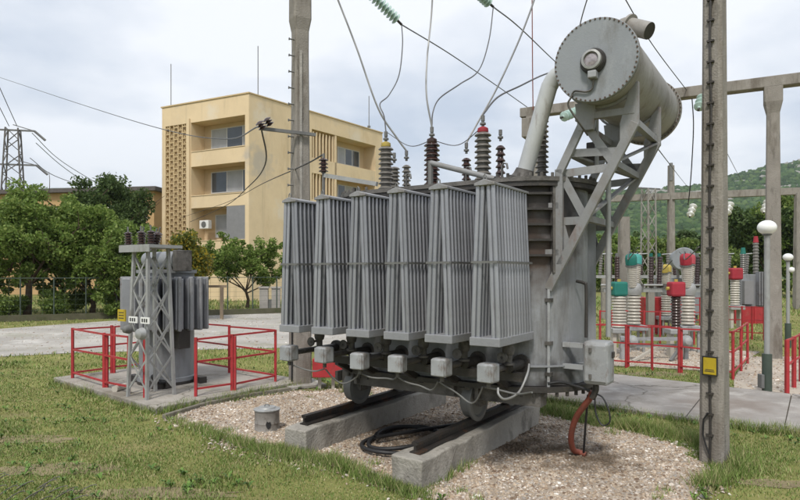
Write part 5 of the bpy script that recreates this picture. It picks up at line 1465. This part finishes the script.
# red railings in the yard
rp = [gd(*p) for p in ((560, 364), (600, 366.5), (626, 368), (652, 370.5), (679, 373), (706, 376), (733, 380), (741, 371.5), (747.5, 364))]
railing('red_railing', 'red steel railing in front of the breakers, turning back beside the near pole', rp, .87, (.85, .50, .14), thick=(2, 4))
rp = [(ground(x, Y).x, Y) for x, Y in ((640, 20.5), (652, 20.6), (664, 20.4), (680, 20.2), (700, 20.0), (722, 19.6))]
railing('red_railing', 'red steel railing farther back between the breakers', rp, 1.1, (1.08, .85, .6, .35, .12))
rp = [(ground(x, Y).x, Y) for x, Y in ((600, 16.4), (612, 16.4), (644, 16.2), (660, 16.1), (694, 16.0))]
railing('red_railing', 'red steel railing right behind the green and red box heads', rp, .9, (.88, .5))
rp = [(ground(x, Y).x, Y) for x, Y in ((728, 17.8), (742, 17.5), (752, 17.4), (764, 17.2))]
railing('red_railing', 'short red railing between the near pole and the gantry column', rp, .95, (.93, .55, .2))
rp = [gd(*p) for p in ((787, 394), (794, 388), (801, 382), (812, 375), (826, 368))]
railing('red_railing', 'red railing at the right picture edge beside the lamp post', rp, .85, (.83, .45), w=.05)
wallr = thing('red_cabinet', 'low red steel bund wall under the far grey transformer', 'bund wall', ground(752, 23.0))
G().bx(-.75, .75, -.2, .0, 0, .62).build('panel', M['red'], wallr)
for x in (-.5, 0, .5): G().bx(x - .03, x + .03, -.23, -.2, 0, .66).build('rib', M['red'], wallr)
p = thing('red_cabinet', 'red steel cabinet standing between the two breakers', 'cabinet', ground(652, 19.0))
G().bx(-.32, .32, -.2, .2, 0, 1.15).build('case', M['red'], p, bevel=.02)
G().bx(-.28, -.01, -.222, -.202, .08, 1.08).build('door', M['red'], p, bevel=.006)
G().bx(.01, .28, -.222, -.202, .08, 1.08).build('door', M['red'], p, bevel=.006)

# far grey transformer at right
ft = thing('far_transformer', 'distant grey transformer with red-tipped bushing right of the near pole', 'transformer', ground(752, 24.0))
G().bx(-.62, .62, -.35, .45, .55, 1.85).build('tank', M['tank'], ft, bevel=.02)
G().bx(-.5, .5, -.3, .3, .1, .548).build('base', M['oily2'], ft)
for i in range(7):
    x = -.05 + i * .09
    G().bx(x - .015, x + .015, -.62, -.352, .65, 1.95).build('radiator_fin', M['header'], ft)
G().bx(-.60, -.25, -.55, -.352, .7, 1.6).build('door_panel', M['cladding'], ft)
for x, top, cm in ((.15, 3.1, 'red_cap'), (-.35, 2.65, 'green_cap')):
    b = post_ins('bushing', (x, 0, 1.852), (x, 0, top), .11, 10, M['porc_grey'], ft)
    G().cyl((x, 0, top), (x, 0, top + .25), .10, .07, n=12).build('cap', M[cm], b)
cv_ = ground(735, 21.0)
current_tr('slim instrument transformer with red head just right of the near pole', cv_, M['red_cap'], M['porc_white'], .13, 1.22)
# round end of another conservator, behind the red caps
rt_ = thing('far_transformer', 'far transformer showing the round end of its drum behind the red caps', 'transformer', ground(684, 22.5))
G().lathe([(.02, 0), (.40, 0), (.43, .03), (.43, .08), (.40, .1), (.40, 1.3), (.02, 1.3)], (0, 0, 2.42), (.35, 1, 0), 28).build('conservator', M['conserv_end'], rt_, smooth=40)
G().bx(-.5, 1.0, .5, 1.5, .3, 1.7).build('tank', M['tank'], rt_, bevel=.02)
for x in (.05, .4): G().bar((x, .6, 1.7), (x, .6, 2.04), .08, .08).build('bracket', M['bracket'], rt_)
G().bx(-.3, .8, .6, 1.4, 0, .298).build('base', M['oily2'], rt_)
# lattice mast
def lattice(name, label, base, h, w0, w1, n, mat, t_=.05, cat='mast'):
    t = thing(name, label, cat, base, R(20))
    f = lambda sx, sy, z: V(sx, sy, 0) * ((w0 + (w1 - w0) * z / h) / 2) + V(0, 0, z)
    for sx in (-1, 1):
        for sy in (-1, 1): G().bar(f(sx, sy, 0), f(sx, sy, h), t_, t_).build('leg', mat, t)
    for i in range(n):
        z0, z1 = h * i / n, h * (i + 1) / n
        for a, b in (((-1, -1), (1, -1)), ((1, -1), (1, 1)), ((1, 1), (-1, 1)), ((-1, 1), (-1, -1))):
            if i % 2: a, b = b, a
            G().bar(f(*a, z0), f(*b, z1), t_ * .6, t_ * .6).build('lacing_bar', mat, t)
    return t, f
lm, _ = lattice('lattice_mast', 'slim grey lattice mast standing before the wooded hill', ground(648.5, 34), 6.6, .60, .50, 9, M['conserv'], .06)
G().bar((-.8, 0, 6.62), (.8, 0, 6.62), .08, .08).build('cross_arm', M['galv_dark'], lm)
p = thing('slim_post', 'slim grey post between the lattice mast and the near pole, topped with a cap', 'post', ground(671, 31))
G().cyl((0, 0, 0), (0, 0, 7.1), .09, .06, n=8).build('shaft', M['conc_pole'], p)
G().cyl((0, 0, 6.6), (0, 0, 7.5), .10, .09, n=8).build('cap', M['galv_dark'], p)

# lamp posts
def lamp(label, p, h, r):
    t = thing('lamp_post', label, 'lamp post', p, 0, 'globe lamp posts')
    G().cyl((0, 0, 0), (0, 0, .62), .072, n=14).build('base_tube', M['lamp_green'], t, smooth=40)
    G().cyl((0, 0, .622), (0, 0, h - r * .8), .042, n=12).build('pole', M['galv'], t, smooth=40)
    G().lathe([(.045, 0), (.07, .01), (.07, .04), (.045, .05)], (0, 0, h - r * 1.0), (0, 0, 1), 14).build('collar', M['galv_dark'], t, smooth=40)
    pr = [(r * math.sin(a) * 1.08 + .001, -r * math.cos(a) * .9) for a in [R(14 + 166 * i / 14) for i in range(15)]]
    G().lathe(pr, (0, 0, h), (0, 0, 1), 24).build('globe', M['globe'], t, smooth=60)
    return t
lp = lamp('white globe lamp on a post beside the sandy walkway', V(*gd(767, 393), 0), 2.62, .128)
G().bx(-.12, -.07, -.06, .06, .08, .3).build('switch_box', M['galv_dark'], lp, bevel=.01)
lp2 = lamp('farther, smaller white globe lamp near the right edge', ground(788, 15.5), 2.30, .11)
G().lathe([(.01, -.07), (.06, -.04), (.07, 0), (.06, .05), (.01, .07)], (.06, -.05, 1.98), (0, 0, 1), 14).build('second_globe', M['globe'], lp2, smooth=60)

# ================================================================== pylon at left
py, pf = lattice('pylon', 'dark lattice pylon with cross-arms at the far left', at(13, 300, 62), 16.6, 2.6, 1.1, 14, M['oily2'], .13, 'pylon')
py.location.z = 0
for z, l in ((16.4, 2.0), (12.9, 2.2)):
    G().bar((-l * .7, 0, z), (l, -.5, z), .16, .16).build('cross_arm', M['galv_dark'], py)
    G().bar((0, 0, z + .6), (l, -.5, z), .08, .08).build('arm_stay', M['galv_dark'], py)
    for i in range(1): G().cyl((l, -.5, z), (l + 1.0, -.6, z - .9), .12, n=8).build('insulator', M['galv_dark'], py)

# ================================================================== overhead wires
def wire(label, pts, r=.008, mat='wire', name='overhead_wire'):
    q = smooth_line(pts)
    return tag(G().tube(q, r, 6).build(name, M[mat], smooth=60), label, 'wire')
tw = lambda p: TW(p.x, p.y, p.z)
PIN = BP + V(-.74 * math.cos(R(29)) + .24 * math.sin(R(29)), -.74 * math.sin(R(29)) - .24 * math.cos(R(29)), 4.25)
t0, t1, t2 = [tw(p) for p in tops]; l0, l1, l2 = [tw(p) for p in lv]
wire('pale jumper cable sweeping from top left to the slim bushing beside the yellow-capped one', [at(333, -12, 7.9), at(340, 5, 7.9), at(357, 49, 7.9), at(378, 108, 7.85), at(397, 138, 7.85), l0], .013, 'wire_pale')
wire('thin jumper from the left glass insulator down to the yellow-capped bushing', [tipA, at(402.5, 45, 8.6), at(399, 75, 8.2), at(389, 95, 7.8), at(380, 104, 7.5), at(384, 116, 7.4), t0], .008)
wire('pale cable dropping straight from the top to the dark bushing', [at(433, -12, 7.2), at(431, 20, 7.2), at(427, 60, 7.1), at(426.5, 95, 7.0), t1], .011, 'wire_pale')
wire('thin jumper looping from the upper insulator to the dark bushing', [tipB, at(489, 40, 8.3), at(479, 70, 7.9), at(460, 84, 7.5), at(440, 98, 7.2), at(433, 112, 7.05), t1], .008)
wire('pale cable sweeping from the top centre down to the slim bushing near the red cap', [at(538, -12, 7.4), at(530, 12, 7.4), at(517, 45, 7.4), at(497, 88, 7.4), at(477, 124, 7.4), l1], .012, 'wire_pale')
wire('jumper arching from behind the pale pipe to the red-capped bushing', [at(566, 68, 8.0), at(543, 75, 7.6), at(520, 86, 7.2), at(498, 97, 6.9), at(485, 112, 6.7), t2], .010)
wire('straight conductor from the left glass insulator down to the gantry', [tipA, at(450, 54, 11.5), at(500, 88, 14), at(527, 107, 15.8)], .010)
wire('straight conductor from the upper insulator passing behind the conservator to the gantry', [tipB, at(520, 28, 10), at(560, 66, 13), at(606, 106, 15.3)], .010)
wire('thin brown wire hanging straight down to the gantry corner', [at(532, -10, 16), at(532.5, 60, 16), at(533, 110, 15.9)], .014, 'hose_red')
wire('straight conductor passing behind the vent pipe down to the gantry', [at(620, -10, 9.5), at(652, 44, 12), at(688, 92, 14.4)], .010)
wire('short conductor crossing the top edge behind the drum', [at(590, -10, 9.5), at(580, 25, 10.5), at(572, 70, 12)], .010)
wire('thin link wire between the yellow-capped and dark bushings', [t0, at(410, 146, 7.2), t1 - V(0, 0, .15)], .005)
wire('thin link wire between the dark and red-capped bushings', [t1 - V(0, 0, .15), at(458, 145, 7.0), t2 - V(0, 0, .12)], .005)
wire('black cable hanging from the gantry beam left of the near pole', [at(692, 98, 13.9), at(693.5, 125, 14), at(692, 160, 14.2), at(690, 188, 14.4), at(688, 205, 14.6)], .012, 'black')
wire('thin wire from the conservator frame towards the far gantry', [at(655, 145, 7.0), at(668, 162, 12), at(682, 180, 22), at(692, 192, 32)], .008)
wire('thin wire rising from the far gantry behind the near pole', [at(705, 110, 13.6), at(728, 155, 20), at(742, 182, 32)], .010)
wire('long wire crossing the sky in front of the ochre building to the rear pole', [at(-30, 68, 40), at(0, 77.5, 34), at(80, 104, 24), at(162, 129, 17), at(225, 139, 13), PIN], .012)
wire('dark cable sagging across the ochre building from the rear pole', [PIN, at(265, 165, 12), at(247, 188, 18), at(225, 206, 27), at(190, 222, 38)], .014, 'black')
wire('dark cable slanting up across the ochre building to the small dark bushing', [at(180, 218, 38), at(225, 203, 27), at(262, 184, 17), at(300, 167, 9.5), TW(-.46, 1.0, 3.36)], .010, 'black')
wire('pylon conductor running down to the right, uppermost', [at(32, 133, 60), at(60, 160, 66), at(103, 187, 75)], .035)
wire('pylon conductor running down to the right, middle', [at(36, 143, 60), at(62, 166, 66), at(96, 190, 75)], .035)
wire('pylon conductor running down to the right, lowest', [at(30, 158, 60), at(55, 176, 66), at(105, 193, 75)], .035)
wire('pylon conductor rising to the upper left, outer', [at(-8, 70, 52), at(3, 95, 56), at(17, 126, 61)], .035)
wire('pylon conductor rising to the upper left, inner', [at(-12, 84, 52), at(0, 108, 56), at(9, 126, 61)], .035)

# dry stems at the bottom-left corner
ds = thing('dry_stems', 'dark dry bent stems poking out of the grass in the bottom-left corner', 'dry plant', V(*gd(30, 492), 0))
for i in range(17):
    b = V(*gd(random.uniform(-25, 80), random.uniform(480, 506)), 0) - ds.location
    h = random.uniform(.05, .10); a = random.uniform(-.2, .35)
    G().tube([b, b + V(.05 + .03 * a, .02, h * .5), b + V(.10 + .05 * a, .03, h * .85), b + V(.14 + .05 * a, .03, h * 1.0), b + V(.155 + .05 * a, .02, h * .9)], [.0055, .005, .0045, .004, .003], 5).build('stem', M['oily2'], ds, smooth=60)

# ================================================================== haze
hz = bpy.data.materials.new('haze'); hz.use_nodes = True
N_, L2 = hz.node_tree.nodes, hz.node_tree.links
for n_ in list(N_):
    if n_.type == 'BSDF_PRINCIPLED': N_.remove(n_)
pv = N_.new('ShaderNodeVolumePrincipled')
pv.inputs['Color'].default_value = (0.82, 0.90, 1.0, 1)
pv.inputs['Density'].default_value = 0.00015
pv.inputs['Anisotropy'].default_value = 0.0
L2.new(pv.outputs[0], N_['Material Output'].inputs['Volume'])
hb = G().bx(-6000, 6000, -1500, 6000, -1.0, 520).build('haze', hz)
stuff(hb, 'thin pale haze in the air over the valley', 'haze')
